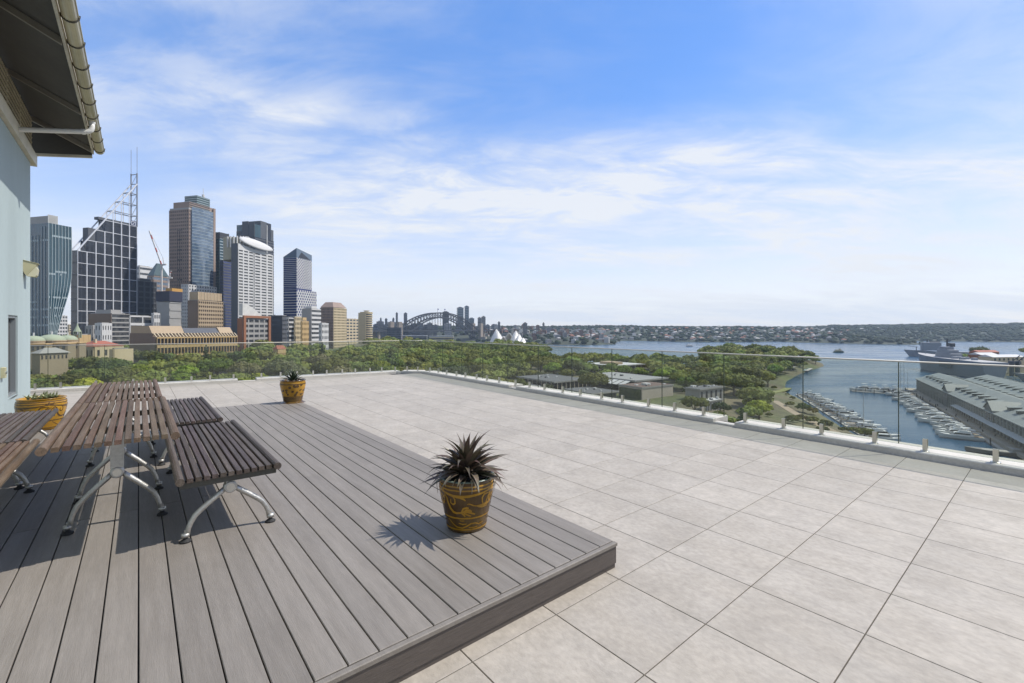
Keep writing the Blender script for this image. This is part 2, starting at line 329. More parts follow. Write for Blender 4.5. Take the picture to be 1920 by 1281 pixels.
jt_px = [1684, 1505, 1357, 1241, 1147, 1072, 1009, 952, 905, 866, 830]
jt = [0.0, 1.45]+[s_right(q) for q in jt_px]+[(KR1-KR0).length]
balustrade(KR0, KR1, -0.13, jt, sp, 'long glass balustrade on steel spigots facing the harbour')
# chamfered corner
kerb(KR1+(KR1-KR0).normalized()*0.002, KL1, 0.3, [], ['short pale kerb across the far corner of the terrace'], (-0.52, 0.0))
dc = (KL1-KR1).length; balustrade(KR1, KL1, -0.13, [0.02, dc-0.02], [0.2, dc-0.2], 'short glass panel set across the far terrace corner')
dL = (KL0-KL1).normalized(); nL = Vector((-dL.y, dL.x, 0))
def s_left(px, off=0.13):
    p = KL1-nL*off; m = (px-960)/F; return (m*p.y-p.x)/(dL.x-m*dL.y)
gl = (s_left(481, 0.02), s_left(446, 0.02))
kerb(KL1+dL*0.002, KL0, 0.3, [gl], ['pale concrete kerb along the back between corner and opening', 'pale concrete kerb along the back beside the blue wall'], (-0.52, 0.0))
sp = [s_left(q) for q in [740.6, 715.6, 693.5, 666, 641.5, 612.5, 587, 557, 526, 490, 438, 394, 359, 310, 250, 180, 114, 66]]+[11.3, 11.8]
jt = [0.03]+[s_left(q) for q in [705.6, 653.7, 599, 540, 464, 377, 291, 196, 90]]+[(KL0-KL1).length]
balustrade(KL1, KL0, -0.13, jt, sp, 'back glass balustrade on steel spigots before the city skyline')

# ---------------------------------------------------------------- slatted tables and benches
LEN = 2.13
def arc_leg(mb, v0, z0, v1, sgn):
    """one cast leg from the hub (v=0,z0) out to the foot at v1, floor z=0"""
    e = v1*sgn; k = z0/0.34
    pts = [(0.03*sgn, 0, z0-0.008)]+[(sgn*abs(v1)*p, 0, z0-(z0-0.05)*q) for p, q in ((0.22, 0.11), (0.48, 0.30), (0.70, 0.47), (0.82, 0.58), (0.91, 0.72), (0.965, 0.86), (0.99, 1.0))]
    mb.tube(pts, [0.018, 0.020, 0.019, 0.0185, 0.018, 0.017, 0.0165, 0.016], 10)
    mb.tube([(sgn*abs(v1)*1.03, 0, 0.038), (sgn*abs(v1)*1.03, 0, 0.062)], 0.026, 10)
def leg_frame(parent, v, u, hub, foot, top):
    lf = empty('leg_frame', (v, u, DZ)); lf.parent = parent
    for sgn in (-1, 1):
        mb = MB(); arc_leg(mb, 0, hub, foot, sgn); mb.obj('leg', m_alu, lf, smooth=True)
        mb = MB(); mb.lathe([(0.036, 0.001), (0.036, 0.010), (0.014, 0.026), (0.011, 0.040)], 14, cx=sgn*foot*1.03); mb.obj('foot_pad', m_rub, lf)
        mb = MB(); mb.tube([(sgn*foot*1.03, 0, 0.062), (sgn*foot*1.03, 0, 0.085)], 0.008, 8); mb.obj('foot_bolt', m_alu, lf)
    mb = MB(); mb.tube([(0, -0.032, hub), (0, -0.026, hub), (0, 0.026, hub), (0, 0.032, hub)], [0.036, 0.043, 0.043, 0.036], 20); mb.obj('hub', m_alu, lf, smooth=False)
    mb = MB(); mb.tube([(0, -0.0335, hub), (0, -0.0325, hub)], 0.027, 18); mb.obj('hub_cap', m_steel, lf)
    mb = MB()
    if top-hub > 0.25:
        mb.box(-0.040, 0.040, -0.026, 0.026, hub+0.036, top); mb.box(-0.028, -0.012, -0.031, -0.0262, hub+0.05, top-0.005); mb.box(0.012, 0.028, -0.031, -0.0262, hub+0.05, top-0.005)
    else:
        mb.yprism([(-0.026, hub+0.03), (0.026, hub+0.03), (0.034, hub+0.06), (0.075, top), (-0.075, top), (-0.034, hub+0.06)], -0.022, 0.022)
    mb.obj('column', m_alu, lf)
def slatted(name, label, cat, v0, v1, u0, z, n, mw, hub, legs, foot, seed, group, dz=0.0):
    r2 = random.Random(seed)
    o = empty(name, T(u0+LEN/2, (v0+v1)/2, 0), YAW, label, cat, group); w = v1-v0; h = LEN/2; rr = 0.027; th = 0.030
    inner0, inner1 = -w/2+2*rr+0.006, w/2-2*rr-0.006; pit = (inner1-inner0)/n; sw = pit-0.0125
    for i in range(n):
        c = inner0+pit*(i+0.5); e0, e1 = r2.uniform(-0.008, 0.004), r2.uniform(-0.004, 0.008)
        mb = MB()
        ss = [-h+e0, -h*0.55, -h*0.1, h*0.35, h*0.7, h+e1]; bow = r2.uniform(-0.006, 0.003); side = r2.uniform(-0.003, 0.003)
        vs = []
        for y in ss:
            k = 1-(y/h)**2; dzv = bow*k-0.006*(y/h)**2
            for x, zz in ((-sw/2, -th), (sw/2, -th), (sw/2, -0.004), (sw/2-0.004, 0), (-sw/2+0.004, 0), (-sw/2, -0.004)): vs.append((x+side*k, y, zz+dzv))
        fs = [tuple(range(5, -1, -1)), tuple((len(ss)-1)*6+k for k in range(6))]
        fs = [tuple(range(6)), tuple((len(ss)-1)*6+k for k in range(5, -1, -1))]
        for a in range(len(ss)-1):
            for k in range(6): fs.append((a*6+k, (a+1)*6+k, (a+1)*6+(k+1) % 6, a*6+(k+1) % 6))
        mb.add(vs, fs); mb.obj('slat', mw, o, (c, 0, z))
    for sg in (-1, 1):
        MB().tube([(0, -h-0.01, 0), (0, -h*0.3, -0.001), (0, h*0.4, 0.001), (0, h+0.01, 0)], rr, 12).obj('edge_rail', mw, o, (sg*(w/2-rr), 0, z-0.022), smooth=False)
    for yl in [q-(u0+LEN/2) for q in legs]+([-h+0.05, h-0.05] if abs(legs[0]-u0) < 0.2 else []):
        MB().box(-w/2+0.03, w/2-0.03, yl-0.022, yl+0.022, z-th-0.052, z-th-0.009).obj('cross_bearer', m_iron, o)
    for q in legs: leg_frame(o, 0, q-(u0+LEN/2), hub, foot, z-th-0.0525-DZ)
    return o
TG, BG = 'slatted tables standing end to end', 'slatted benches round the tables'
slatted('picnic_table', 'nearer slatted wooden table on cast metal legs', 'table', -0.475, 0.22, 3.86, 0.965, 12, m_wood, 0.40, [4.6, 5.37], 0.265, 1, TG)
slatted('picnic_table', 'farther slatted wooden table end to end behind the first', 'table', -0.475, 0.20, 6.03, 0.965, 12, m_wood, 0.40, [6.74, 7.5], 0.265, 2, TG)
slatted('slatted_bench', 'dark slatted bench right of the nearer table', 'bench', 0.19, 0.85, 3.83, 0.645, 11, m_wood2, 0.335, [3.90, 5.88], 0.26, 3, BG)
slatted('slatted_bench', 'dark slatted bench right of the farther table', 'bench', 0.14, 0.76, 6.22, 0.645, 10, m_wood2, 0.335, [6.29, 8.25], 0.25, 4, BG)
slatted('slatted_bench', 'slatted bench left of the nearer table, cut by the frame edge', 'bench', -1.37, -0.715, 3.96, 0.645, 11, m_wood, 0.335, [4.03, 6.01], 0.26, 5, BG)
slatted('slatted_bench', 'slatted bench left of the farther table beside the yellow planter', 'bench', -1.46, -0.80, 6.14, 0.645, 11, m_wood2, 0.335, [6.2, 8.2], 0.26, 6, BG)

# ---------------------------------------------------------------- glazed pots with plants
m_gb = mat('brown_glaze', (0.075, 0.038, 0.012), 0.16, n1=0.3, s1=6, col2=(0.105, 0.062, 0.018), bump=0.08, bs=25)
m_gy = mat('ochre_glaze', (0.38, 0.20, 0.016), 0.18, n1=0.25, s1=8, col2=(0.30, 0.15, 0.012))
m_celadon = mat('celadon_rim', (0.14, 0.175, 0.14), 0.25, n1=0.15, s1=20)
m_soil = mat('potting_mix', (0.05, 0.04, 0.03), 0.95, n2=0.4, s2=60, bump=0.6, bs=50)
m_stone = mat('white_pebble', (0.62, 0.60, 0.55), 0.6, rand=0.2)
m_brom = mat('purple_brown_leaf', (0.125, 0.085, 0.066), 0.42, n1=0.25, s1=10, rand=0.3, col2=(0.11, 0.098, 0.06), hue=0.025)
m_agave = mat('dark_green_leaf', (0.035, 0.05, 0.026), 0.45, n1=0.2, s1=10, rand=0.3)
m_jade = mat('pale_green_leaf', (0.30, 0.32, 0.17), 0.5, n1=0.2, s1=12, rand=0.25, hue=0.02)
m_dry = mat('dry_root', (0.30, 0.26, 0.19), 0.9)
def pot_r(prof, z):
    for (r0, z0), (r1, z1) in zip(prof[:-1], prof[1:]):
        if z0 <= z <= z1 and z1 > z0: return r0+(r1-r0)*(z-z0)/(z1-z0)
    return prof[-1][0]
def stroke(mb, prof, pts, w, lift=0.0016):
    """a brush stroke of glaze following the curved wall: pts = (angle, height, width factor)"""
    dense = []
    for (a0, z0, w0), (a1, z1, w1) in zip(pts[:-1], pts[1:]):
        for k in range(4): t = k/4; dense.append((a0+(a1-a0)*t, z0+(z1-z0)*t, w0+(w1-w0)*t))
    dense.append(pts[-1]); vs = []; n = len(dense)
    for i, (a, z, wf) in enumerate(dense):
        a_, z_, _ = dense[max(i-1, 0)]; b_, y_, _ = dense[min(i+1, n-1)]
        r = pot_r(prof, z); ta, tz = (b_-a_)*r, y_-z_; q = math.hypot(ta, tz) or 1; na, nz = -tz/q, ta/q
        for sg in (-1, 1):
            aa, zz = a+sg*na*w*wf/2/r, z+sg*nz*w*wf/2; rr = pot_r(prof, zz)+lift
            vs.append((rr*math.cos(aa), rr*math.sin(aa), zz))
    mb.add(vs, [(2*i, 2*i+1, 2*i+3, 2*i+2) for i in range(n-1)]); return mb
def ring(mb, prof, z, w, lift=0.0016, wob=0.0):
    pts = [(2*math.pi*k/40, z+wob*math.sin(k*2.3), 1.0) for k in range(41)]
    for (p, q) in zip(pts[:-1], pts[1:]): stroke(mb, prof, [p, q], w, lift)
def leaf_mesh(name, mt, ln, w, lift, curl, seg=7, fold=0.25):
    """strap leaf growing from the origin along +x, arching"""
    vs = []; x = z = 0; ang = lift
    for i in range(seg+1):
        t = i/seg; ww = w*(0.75+0.6*t-1.35*t*t)*(1-t**6) if t < 1 else 0
        ww = max(ww, 0.001); vs += [(x, -ww/2, z+ww*fold), (x, 0, z), (x, ww/2, z+ww*fold)]
        ang -= curl/seg*(0.4+1.2*t); x += math.cos(ang)*ln/seg; z += math.sin(ang)*ln/seg
    fs = []
    for i in range(seg): fs += [(3*i, 3*i+3, 3*i+4, 3*i+1), (3*i+1, 3*i+4, 3*i+5, 3*i+2)]
    mb = MB(); mb.add(vs, fs); me = mb.mesh(name, mt, True); return me
def pot(name, label, loc, scale, body_m, paint_m, rim_m, strokes, prof=None, grp='glazed pots on the terrace'):
    prof = prof or [(0.128, 0.0), (0.146, 0.004), (0.151, 0.02), (0.160, 0.08), (0.180, 0.17), (0.200, 0.26), (0.2085, 0.315), (0.207, 0.35), (0.200, 0.378), (0.204, 0.384)]
    prof = [(r*scale, z*scale) for r, z in prof]; s = scale
    o = empty(name, loc, 0, label, 'potted plant', grp)
    b = MB().lathe(prof, 48, cap=(True, False)).obj('pot', body_m, o, smooth=True)
    top = prof[-1][1]; rr = prof[-1][0]
    MB().lathe([(rr-0.001, top-0.001), (rr+0.006*s, top+0.002*s), (rr+0.007*s, top+0.006*s), (rr+0.003*s, top+0.010*s), (rr-0.016*s, top+0.008*s), (rr-0.024*s, top-0.03*s)], 48, cap=(False, False)).obj('rim', rim_m, b, smooth=True)
    MB().lathe([(0.001, top-0.018*s), (rr-0.02*s, top-0.022*s)], 32, cap=(False, False)).obj('soil', m_soil, o)
    mb = MB(); strokes(mb, prof, s); mb.obj('painted_motif', paint_m, b)
    return o, prof, top
def px_strokes(mb, prof, s, lines, a_c, w):
    """lines given as (x,y) on a pot seen from the front, x in -1..1 of the half width, y = height 0..1"""
    H = prof[-1][1]
    for ln in lines:
        wf = 1.0
        if isinstance(ln[0], (int, float)): wf, ln = ln[0], ln[1:]
        n = len(ln); stroke(mb, prof, [(a_c+math.asin(max(-0.99, min(0.99, x))), y*H, wf*(0.45+0.9*math.sin(math.pi*(i+0.6)/(n+0.2)))) for i, (x, y) in enumerate(ln)], w)
FRONT = -math.pi/2
def motif_near(mb, prof, s):
    H = prof[-1][1]
    for z, w in ((0.93, 0.010), (0.865, 0.010), (0.315, 0.012), (0.085, 0.012)): ring(mb, prof, z*H, w*s, wob=0.001)
    birds = [
        [2.0, (-0.95, 0.84), (-0.75, 0.80), (-0.45, 0.76), (-0.2, 0.755), (0.1, 0.765), (0.5, 0.79), (0.9, 0.84)],
        [1.2, (-0.85, 0.74), (-0.92, 0.68), (-0.9, 0.60), (-0.84, 0.58), (-0.8, 0.64), (-0.78, 0.73)],
        [1.1, (-0.5, 0.76), (-0.42, 0.70), (-0.42, 0.62), (-0.5, 0.59), (-0.58, 0.62), (-0.56, 0.70)],
        [1.8, (-0.78, 0.77), (-0.70, 0.70), (-0.68, 0.60), (-0.62, 0.50), (-0.52, 0.435), (-0.4, 0.42), (-0.22, 0.435), (-0.05, 0.44)],
        [1.3, (-0.45, 0.745), (-0.25, 0.74), (-0.1, 0.71), (-0.04, 0.68)],
        [1.5, (-0.2, 0.45), (-0.12, 0.52), (0.0, 0.535), (0.08, 0.525)], [1.6, (-0.15, 0.445), (0.0, 0.49), (0.12, 0.48), (0.2, 0.45)],
        [1.6, (-0.12, 0.43), (0.02, 0.45), (0.15, 0.43), (0.34, 0.39)], [1.3, (-0.12, 0.42), (0.0, 0.40), (0.1, 0.375), (0.18, 0.36)], [1.2, (-0.2, 0.42), (-0.1, 0.385), (-0.06, 0.355)],
        [0.9, (0.02, 0.60), (0.08, 0.615), (0.16, 0.60), (0.24, 0.575), (0.36, 0.555), (0.5, 0.555)],
        [2.2, (0.4, 0.55), (0.55, 0.545), (0.7, 0.555), (0.82, 0.56), (0.9, 0.58)],
        [1.3, (0.62, 0.565), (0.58, 0.62), (0.56, 0.70), (0.62, 0.76), (0.72, 0.765), (0.82, 0.76)],
        [1.2, (0.72, 0.57), (0.74, 0.63), (0.76, 0.70), (0.84, 0.75)], [1.2, (0.85, 0.58), (0.86, 0.66), (0.93, 0.74)], [1.0, (0.45, 0.53), (0.6, 0.505), (0.8, 0.51)],
        [1.0, (0.8, 0.80), (0.82, 0.87), (0.84, 0.92)], [1.0, (0.9, 0.80), (0.92, 0.86), (0.93, 0.9)],
        [1.1, (-0.78, 0.27), (-0.62, 0.19), (-0.45, 0.135), (-0.2, 0.12), (0.02, 0.16), (0.2, 0.205), (0.4, 0.205), (0.55, 0.17), (0.75, 0.19)],
        [0.9, (-0.35, 0.215), (-0.18, 0.195), (0.0, 0.205)], [0.9, (0.1, 0.13), (0.3, 0.12), (0.5, 0.13)], [0.7, (-0.3, 0.27), (-0.2, 0.265), (-0.1, 0.27)]]
    for k in range(3): px_strokes(mb, prof, s, birds, FRONT+0.1+k*2*math.pi/3, 0.0075*s)
def motif_far(mb, prof, s):
    H = prof[-1][1]
    for z, w in ((0.86, 0.018), (0.30, 0.010), (0.07, 0.02)): ring(mb, prof, z*H, w*s, wob=0.002)
    r = random.Random(3); bl = []
    for k in range(16):
        x, y = r.uniform(-0.95, 0.95), r.uniform(0.36, 0.8); a = r.uniform(-0.5, 0.9)
        bl.append([r.uniform(1.5, 3.5), (x, y), (x+0.10*math.cos(a), y+0.05*math.sin(a)), (x+0.22*math.cos(a+0.3), y+0.09*math.sin(a+0.3))])
    for k in range(8):
        y = 0.12+0.02*k; bl.append([1.2, (-0.9, y), (-0.4, y+r.uniform(-0.02, 0.02)), (0.1, y+r.uniform(-0.02, 0.02)), (0.8, y)])
    for k in range(3): px_strokes(mb, prof, s, bl, FRONT+0.3+k*2*math.pi/3, 0.011*s)
    ring(mb, prof, 0.03*H, 0.03*s)
def rosette(o, meshes, n, z, r0, seed, tilt_lo, tilt_hi, smin, smax):
    r = random.Random(seed)
    for k in range(n):
        t = k/n; a = k*2.39996+r.uniform(-0.2, 0.2); el = tilt_lo+(tilt_hi-tilt_lo)*(t**1.05)+r.uniform(-0.09, 0.09)
        inst('leaf', meshes[r.randrange(len(meshes))], o, (r0*(1-t)*math.cos(a), r0*(1-t)*math.sin(a), z+0.05*t), (r.uniform(-0.3, 0.3), -el, a), (r.uniform(smin, smax),)*3)
# pot in the foreground
o, prof, top = pot('potted_plant', 'brown glazed pot with ochre birds and spiky purple-brown bromeliad on the deck', T(2.875, 1.925, DZ), 1.0, m_gb, m_gy, m_celadon, motif_near)
bm = [leaf_mesh('leaf', m_brom, ln, w, 0.15, cu, 8, 0.30) for ln, w, cu in ((0.33, 0.064, 0.6), (0.36, 0.060, 0.95), (0.30, 0.066, 0.35), (0.34, 0.062, 1.2), (0.27, 0.054, 0.45), (0.34, 0.056, 1.7))]
rosette(o, bm, 100, top-0.002, 0.06, 4, -0.12, 1.28, 0.78, 1.06)
r = random.Random(8)
for k in range(34):
    a = 2*math.pi*k/34+r.uniform(-0.06, 0.06); q = r.uniform(0.155, 0.188); s = r.uniform(0.008, 0.014)
    MB().lathe([(s*0.3, -s*0.5), (s, -s*0.1), (s*0.9, s*0.35), (s*0.3, s*0.6)], 7).obj('pebble', m_stone, o, (q*math.cos(a), q*math.sin(a), top-0.012+s*0.4), (0, 0, r.uniform(0, 3)))
for a, ln in ((-2.75, 0.11), (-2.9, 0.06), (-0.35, 0.10), (-1.3, 0.07), (-1.2, 0.05), (-0.2, 0.07), (-2.2, 0.03)):
    rr = 0.217; c, s = math.cos(a), math.sin(a)
    MB().tube([(0.17*c, 0.17*s, top+0.01), (rr*c, rr*s, top+0.026), ((rr+0.012)*c, (rr+0.012)*s, top-ln*0.4), ((rr+0.006)*c, (rr+0.006)*s, top-ln)], [0.003, 0.0035, 0.0025, 0.0012], 5).obj('dry_leaf', m_dry if ln < 0.08 else m_brom, o)
# pot at the far corner of the deck
o, prof, top = pot('potted_plant', 'ochre and brown glazed pot with small dark agave at the far deck corner', T(10.02, 2.44, DZ), 1.16, m_gy, m_gb, m_gb, motif_far)
bm = [leaf_mesh('leaf', m_agave, ln, w, 0.2, cu, 6, 0.3) for ln, w, cu in ((0.22, 0.04, 0.3), (0.19, 0.045, 0.5), (0.24, 0.036, 0.6))]
rosette(o, bm, 40, top-0.01, 0.07, 9, 0.2, 1.3, 0.8, 1.1)
for k in range(20):
    a = r.uniform(0, 6.28); q = r.uniform(0.12, 0.2); s = r.uniform(0.010, 0.018)
    MB().lathe([(s*0.3, -s*0.5), (s, -s*0.1), (s*0.9, s*0.35), (s*0.3, s*0.6)], 7).obj('pebble', m_stone, o, (q*math.cos(a), q*math.sin(a), top-0.01+s*0.4))
# wide pot beside the blue wall
wide = [(0.14, 0), (0.17, 0.004), (0.178, 0.03), (0.205, 0.14), (0.232, 0.25), (0.240, 0.31), (0.236, 0.36), (0.222, 0.392), (0.226, 0.398)]
o, prof, top = pot('potted_plant', 'ochre glazed planter of pale succulents beside the blue wall', T(9.7, -1.12, DZ), 1.16, m_gy, m_gb, m_gy, motif_near, wide)
bm = [leaf_mesh('leaf', m_jade, ln, w, 0.3, 0.4, 5, 0.25) for ln, w in ((0.10, 0.035), (0.08, 0.04), (0.12, 0.03))]
for k in range(16):
    a = r.uniform(0, 6.28); q = 0.17*math.sqrt(r.random()); cxx, cyy = q*math.cos(a), q*math.sin(a)
    for j in range(7):
        b = j*2.4; inst('leaf', bm[j % 3], o, (cxx, cyy, top-0.01), (0, -0.3-0.14*j, b), (r.uniform(0.7, 1.1),)*3)

# ---------------------------------------------------------------- blue rendered wall with clerestory eaves (left)
m_blue = mat('blue_render', (0.34, 0.405, 0.405), 0.8, n1=0.09, s1=0.9, stretch=(1, 1, 0.25), n2=0.04, s2=30, bump=0.1, bs=60)
m_cream = mat('cream_paint', (0.58, 0.54, 0.44), 0.55, n1=0.14, s1=2.5, n2=0.06, s2=25)
m_louv = mat('louvre_blade', (0.46, 0.41, 0.31), 0.6, n1=0.12, s1=3)
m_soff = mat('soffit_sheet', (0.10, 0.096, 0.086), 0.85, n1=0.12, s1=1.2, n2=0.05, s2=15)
m_gut = mat('aged_gutter', (0.50, 0.46, 0.33), 0.38, metal=0.1, n1=0.25, s1=1.6, n2=0.08, s2=20, stretch=(1, 0.3, 1))
m_rafter = mat('rafter_timber', (0.26, 0.24, 0.20), 0.7, n1=0.12, s1=3)  # dull grey-brown timber of the rafters
m_pvc = mat('white_pipe', (0.70, 0.69, 0.65), 0.35)
m_wframe = mat('aluminium_window_frame', (0.30, 0.33, 0.34), 0.4, metal=0.5)
m_pane = mat('dark_window_glass', (0.035, 0.028, 0.022), 0.06, spec=0.8)
m_roof = mat('roof_sheet', (0.30, 0.30, 0.29), 0.5, n1=0.1, s1=2)
VW, UE = -1.77, 13.87; WT = 5.20; UR = 14.25; U0 = -4.0
BL = empty('penthouse', T(0, 0, 0), YAW, 'pale blue rendered building with louvred eaves and gutter', 'building')
# window slot u 11.77..12.58 , z .45..1.93
a, b, z0, z1 = 11.77, 12.58, 0.45, 1.93
mb = MB(); mb.box(VW-0.3, VW, U0, a, -0.3, WT); mb.box(VW-0.3, VW, b, UE, -0.3, WT); mb.box(VW-0.3, VW, a, b, -0.3, z0); mb.box(VW-0.3, VW, a, b, z1, WT)
mb.box(-6.0, VW-0.3005, UE-0.3, UE, -0.3, WT)
mb.obj('wall', m_blue, BL)
w = empty('window', (VW, (a+b)/2, z0)); w.parent = BL; hw = (b-a)/2
mb = MB(); mb.box(-0.14, -0.02, -hw, -hw+0.05, 0, z1-z0); mb.box(-0.14, -0.02, hw-0.05, hw, 0, z1-z0); mb.box(-0.14, -0.02, -hw+0.05, hw-0.05, 0, 0.05); mb.box(-0.14, -0.02, -hw+0.05, hw-0.05, z1-z0-0.05, z1-z0); mb.obj('frame', m_wframe, w)
MB().box(-0.10, -0.09, -hw+0.05, hw-0.05, 0.05, z1-z0-0.05).obj('pane', m_pane, w)
MB().box(-0.08, 0.0, -hw, hw, -0.035, -0.002).obj('sill', m_wframe, w)
# cream beam along the wall head, projecting past the corner
MB().box(VW-0.12, VW+0.07, U0, UE+0.28, WT+0.002, WT+0.24).obj('wall_beam', m_cream, BL)
# louvres above
zl = WT+0.26; nl = 8; pitch = 0.094
for i in range(nl):
    z = zl+i*pitch
    MB().yprism([(VW-0.005, z), (VW+0.010, z), (VW+0.014, z+0.034), (VW-0.005, z+0.036)], U0, UE+0.12).obj('louvre', m_louv, BL)
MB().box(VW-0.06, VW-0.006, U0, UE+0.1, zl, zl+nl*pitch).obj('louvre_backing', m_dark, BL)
for u in [UE+0.1-1.15*k for k in range(12)]:
    MB().box(VW-0.0055, VW+0.004, u-0.02, u+0.02, zl-0.015, zl+nl*pitch).obj('mullion', m_cream, BL)
# sloping soffit, roof, rafters, fascia
zi, zo = zl+nl*pitch+0.03, 5.80; VG = -0.83
sl = (zo-zi)/(VG-VW)
def sz(v): return zi+sl*(v-VW)
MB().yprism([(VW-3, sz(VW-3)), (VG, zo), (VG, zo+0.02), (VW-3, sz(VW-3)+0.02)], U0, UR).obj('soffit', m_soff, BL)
mb = MB(); mb.yprism([(VW-3, sz(VW-3)+0.14), (VG+0.06, sz(VG+0.06)+0.14), (VG+0.06, sz(VG+0.06)+0.17), (VW-3, sz(VW-3)+0.17)], U0, UR+0.02); mb.obj('roof', m_roof, BL)
MB().yprism([(VG-0.001, zo-0.07), (VG+0.03, zo-0.08), (VG+0.03, zo+0.11), (VG-0.001, zo+0.11)], U0, UR).obj('fascia', m_cream, BL)
MB().yprism([(VW-3, sz(VW-3)-0.05), (VG, zo-0.05), (VG, zo+0.13), (VW-3, sz(VW-3)+0.13)], UR+0.001, UR+0.04).obj('barge_board', m_cream, BL)
for u in (UR-0.28, 11.7, 9.0, 5.8):
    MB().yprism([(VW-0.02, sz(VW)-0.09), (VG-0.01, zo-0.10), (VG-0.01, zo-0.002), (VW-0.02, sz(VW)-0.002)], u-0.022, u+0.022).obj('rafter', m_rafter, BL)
MB().yprism([(VW-1.5, WT+0.30), (VW, WT+0.30), (VG, zo-0.12), (VG, zo-0.052), (VW, sz(VW)-0.052), (VW-1.5, sz(VW-1.5)-0.052)], UR+0.003, UR+0.03).obj('end_panel', m_soff, BL)
MB().bar((VW-1.5, UR+0.02, WT+0.29), (VW, UR+0.02, WT+0.29), 0.07, 0.05).obj('end_trim', m_cream, BL)
MB().bar((VW, UR+0.02, WT+0.29), (VG, UR+0.02, zo-0.13), 0.07, 0.05).obj('end_trim', m_cream, BL)
# half-round gutter with brackets
gr = 0.085; gc = VG+0.03+gr+0.004; gz = zo+0.045
pr = [(gc+gr*math.cos(t), gz+gr*math.sin(t)) for t in [math.pi+math.pi*k/10 for k in range(11)]]
inn = [(gc+(gr-0.006)*math.cos(t), gz+(gr-0.006)*math.sin(t)) for t in [2*math.pi-math.pi*k/10 for k in range(11)]]
mb = MB(); poly = pr+inn; n = len(poly); vs = [(x, U0, z) for x, z in poly]+[(x, UR+0.05, z) for x, z in poly]
mb.add(vs, [(i, n+i, n+(i+1) % n, (i+1) % n) for i in range(n)]); mb.prism([], 0, 0) if False else None
mb.add([(x, UR+0.05, z) for x, z in pr], [tuple(range(11))]); mb.obj('gutter', m_gut, BL)
MB().tube([(gc+gr+0.004, U0, gz), (gc+gr+0.004, UR+0.06, gz)], 0.009, 8).obj('gutter_bead', m_gut, BL)
u = UR-0.12; ub = []
while u > U0: ub.append(u); u -= 0.72
for u in ub:
    pts = [(gc+(gr+0.008)*math.cos(t), u, gz+(gr+0.008)*math.sin(t)) for t in [math.pi+math.pi*k/8 for k in range(9)]]
    mb = MB()
    for p, q in zip(pts[:-1], pts[1:]): mb.bar(p, q, 0.03, 0.008)
    mb.bar(pts[-1], (pts[-1][0]+0.004, u, gz+0.03), 0.03, 0.01); mb.obj('gutter_bracket', m_iron, BL)
# white downpipe: drops from the gutter, elbows back to the wall
up = 12.15
mb = MB(); mb.tube([(gc, up, gz-gr+0.01), (gc, up, gz-gr-0.10), (gc-0.012, up, gz-gr-0.16), (gc-0.05, up, gz-gr-0.20), (gc-0.11, up, gz-gr-0.222), (VW+0.09, up+0.06, gz-gr-0.40), (VW+0.02, up+0.065, gz-gr-0.42)], 0.045, 14); mb.obj('downpipe', m_pvc, BL, smooth=True)
mb = MB(); mb.tube([(gc, up, gz-gr-0.03), (gc, up, gz-gr+0.005)], 0.053, 14); mb.obj('pipe_collar', m_pvc, BL)
mb = MB(); mb.tube([(gc-0.10, up, gz-gr-0.219), (gc-0.15, up+0.004, gz-gr-0.233)], 0.052, 14); mb.obj('pipe_collar', m_pvc, BL)
# bulkhead lamp and tap box on the wall
m_lamp = mat('aged_cream_plastic', (0.42, 0.39, 0.24), 0.4, n1=0.1, s1=8)
m_lens = mat('frosted_lens', (0.55, 0.52, 0.36), 0.25)
o = empty('wall_lamp', T(13.2, VW, 2.88), YAW, 'cream wedge-shaped lamp mounted on the blue wall', 'lamp')
MB().yprism([(0.0, -0.04), (0.02, -0.10), (0.05, -0.14), (0.17, 0.05), (0.19, 0.115), (0.0, 0.165)], -0.11, 0.11).obj('housing', m_lamp, o)
MB().yprism([(0.048, -0.145), (0.172, 0.05), (0.182, 0.055), (0.20, -0.005), (0.185, -0.12), (0.165, -0.15)], -0.10, 0.10).obj('lens', m_lens, o)
MB().yprism([(0.0, 0.166), (0.205, 0.114), (0.205, 0.122), (0.0, 0.175)], -0.12, 0.12).obj('hood', m_lamp, o)
o = empty('outlet_box', T(11.25, VW, 0.95), YAW, 'small cream outlet box low on the blue wall at the frame edge', 'outlet')
MB().cham(0.001, 0.05, -0.07, 0.07, -0.09, 0.09, 0.01).obj('cover', m_lamp, o)
MB().tube([(0.05, 0, 0.0), (0.068, 0, 0.0)], 0.022, 12).obj('socket_ring', m_wframe, o)
# ================================================================== LAND AND WATER
rs = np.random.RandomState(11)
def vnoise(x, y, s, seed=0):
    """smooth value noise for terrain"""
    g = np.random.RandomState(seed).rand(64, 64); xs, ys = x/s, y/s
    xi, yi = np.floor(xs).astype(int), np.floor(ys).astype(int); fx, fy = xs-xi, ys-yi; fx, fy = fx*fx*(3-2*fx), fy*fy*(3-2*fy)
    q = lambda a, b: g[(xi+a) % 64, (yi+b) % 64]
    return (q(0, 0)*(1-fx)+q(1, 0)*fx)*(1-fy)+(q(0, 1)*(1-fx)+q(1, 1)*fx)*fy
def sdist(poly, x, y):
    """distance inside (+) or outside (-) a polygon"""
    p = np.array(poly, float); d = np.full(x.shape, 1e18); ins = np.zeros(x.shape, bool)
    for i in range(len(p)):
        a, b = p[i], p[(i+1) % len(p)]; e = b-a
        t = np.clip(((x-a[0])*e[0]+(y-a[1])*e[1])/(e@e), 0, 1); d = np.minimum(d, (x-a[0]-t*e[0])**2+(y-a[1]-t*e[1])**2)
        c = (a[1] > y) != (b[1] > y)
        if e[1] != 0: ins ^= c & (x < a[0]+(y-a[1])*e[0]/e[1])
    return np.where(ins, 1, -1)*np.sqrt(d)
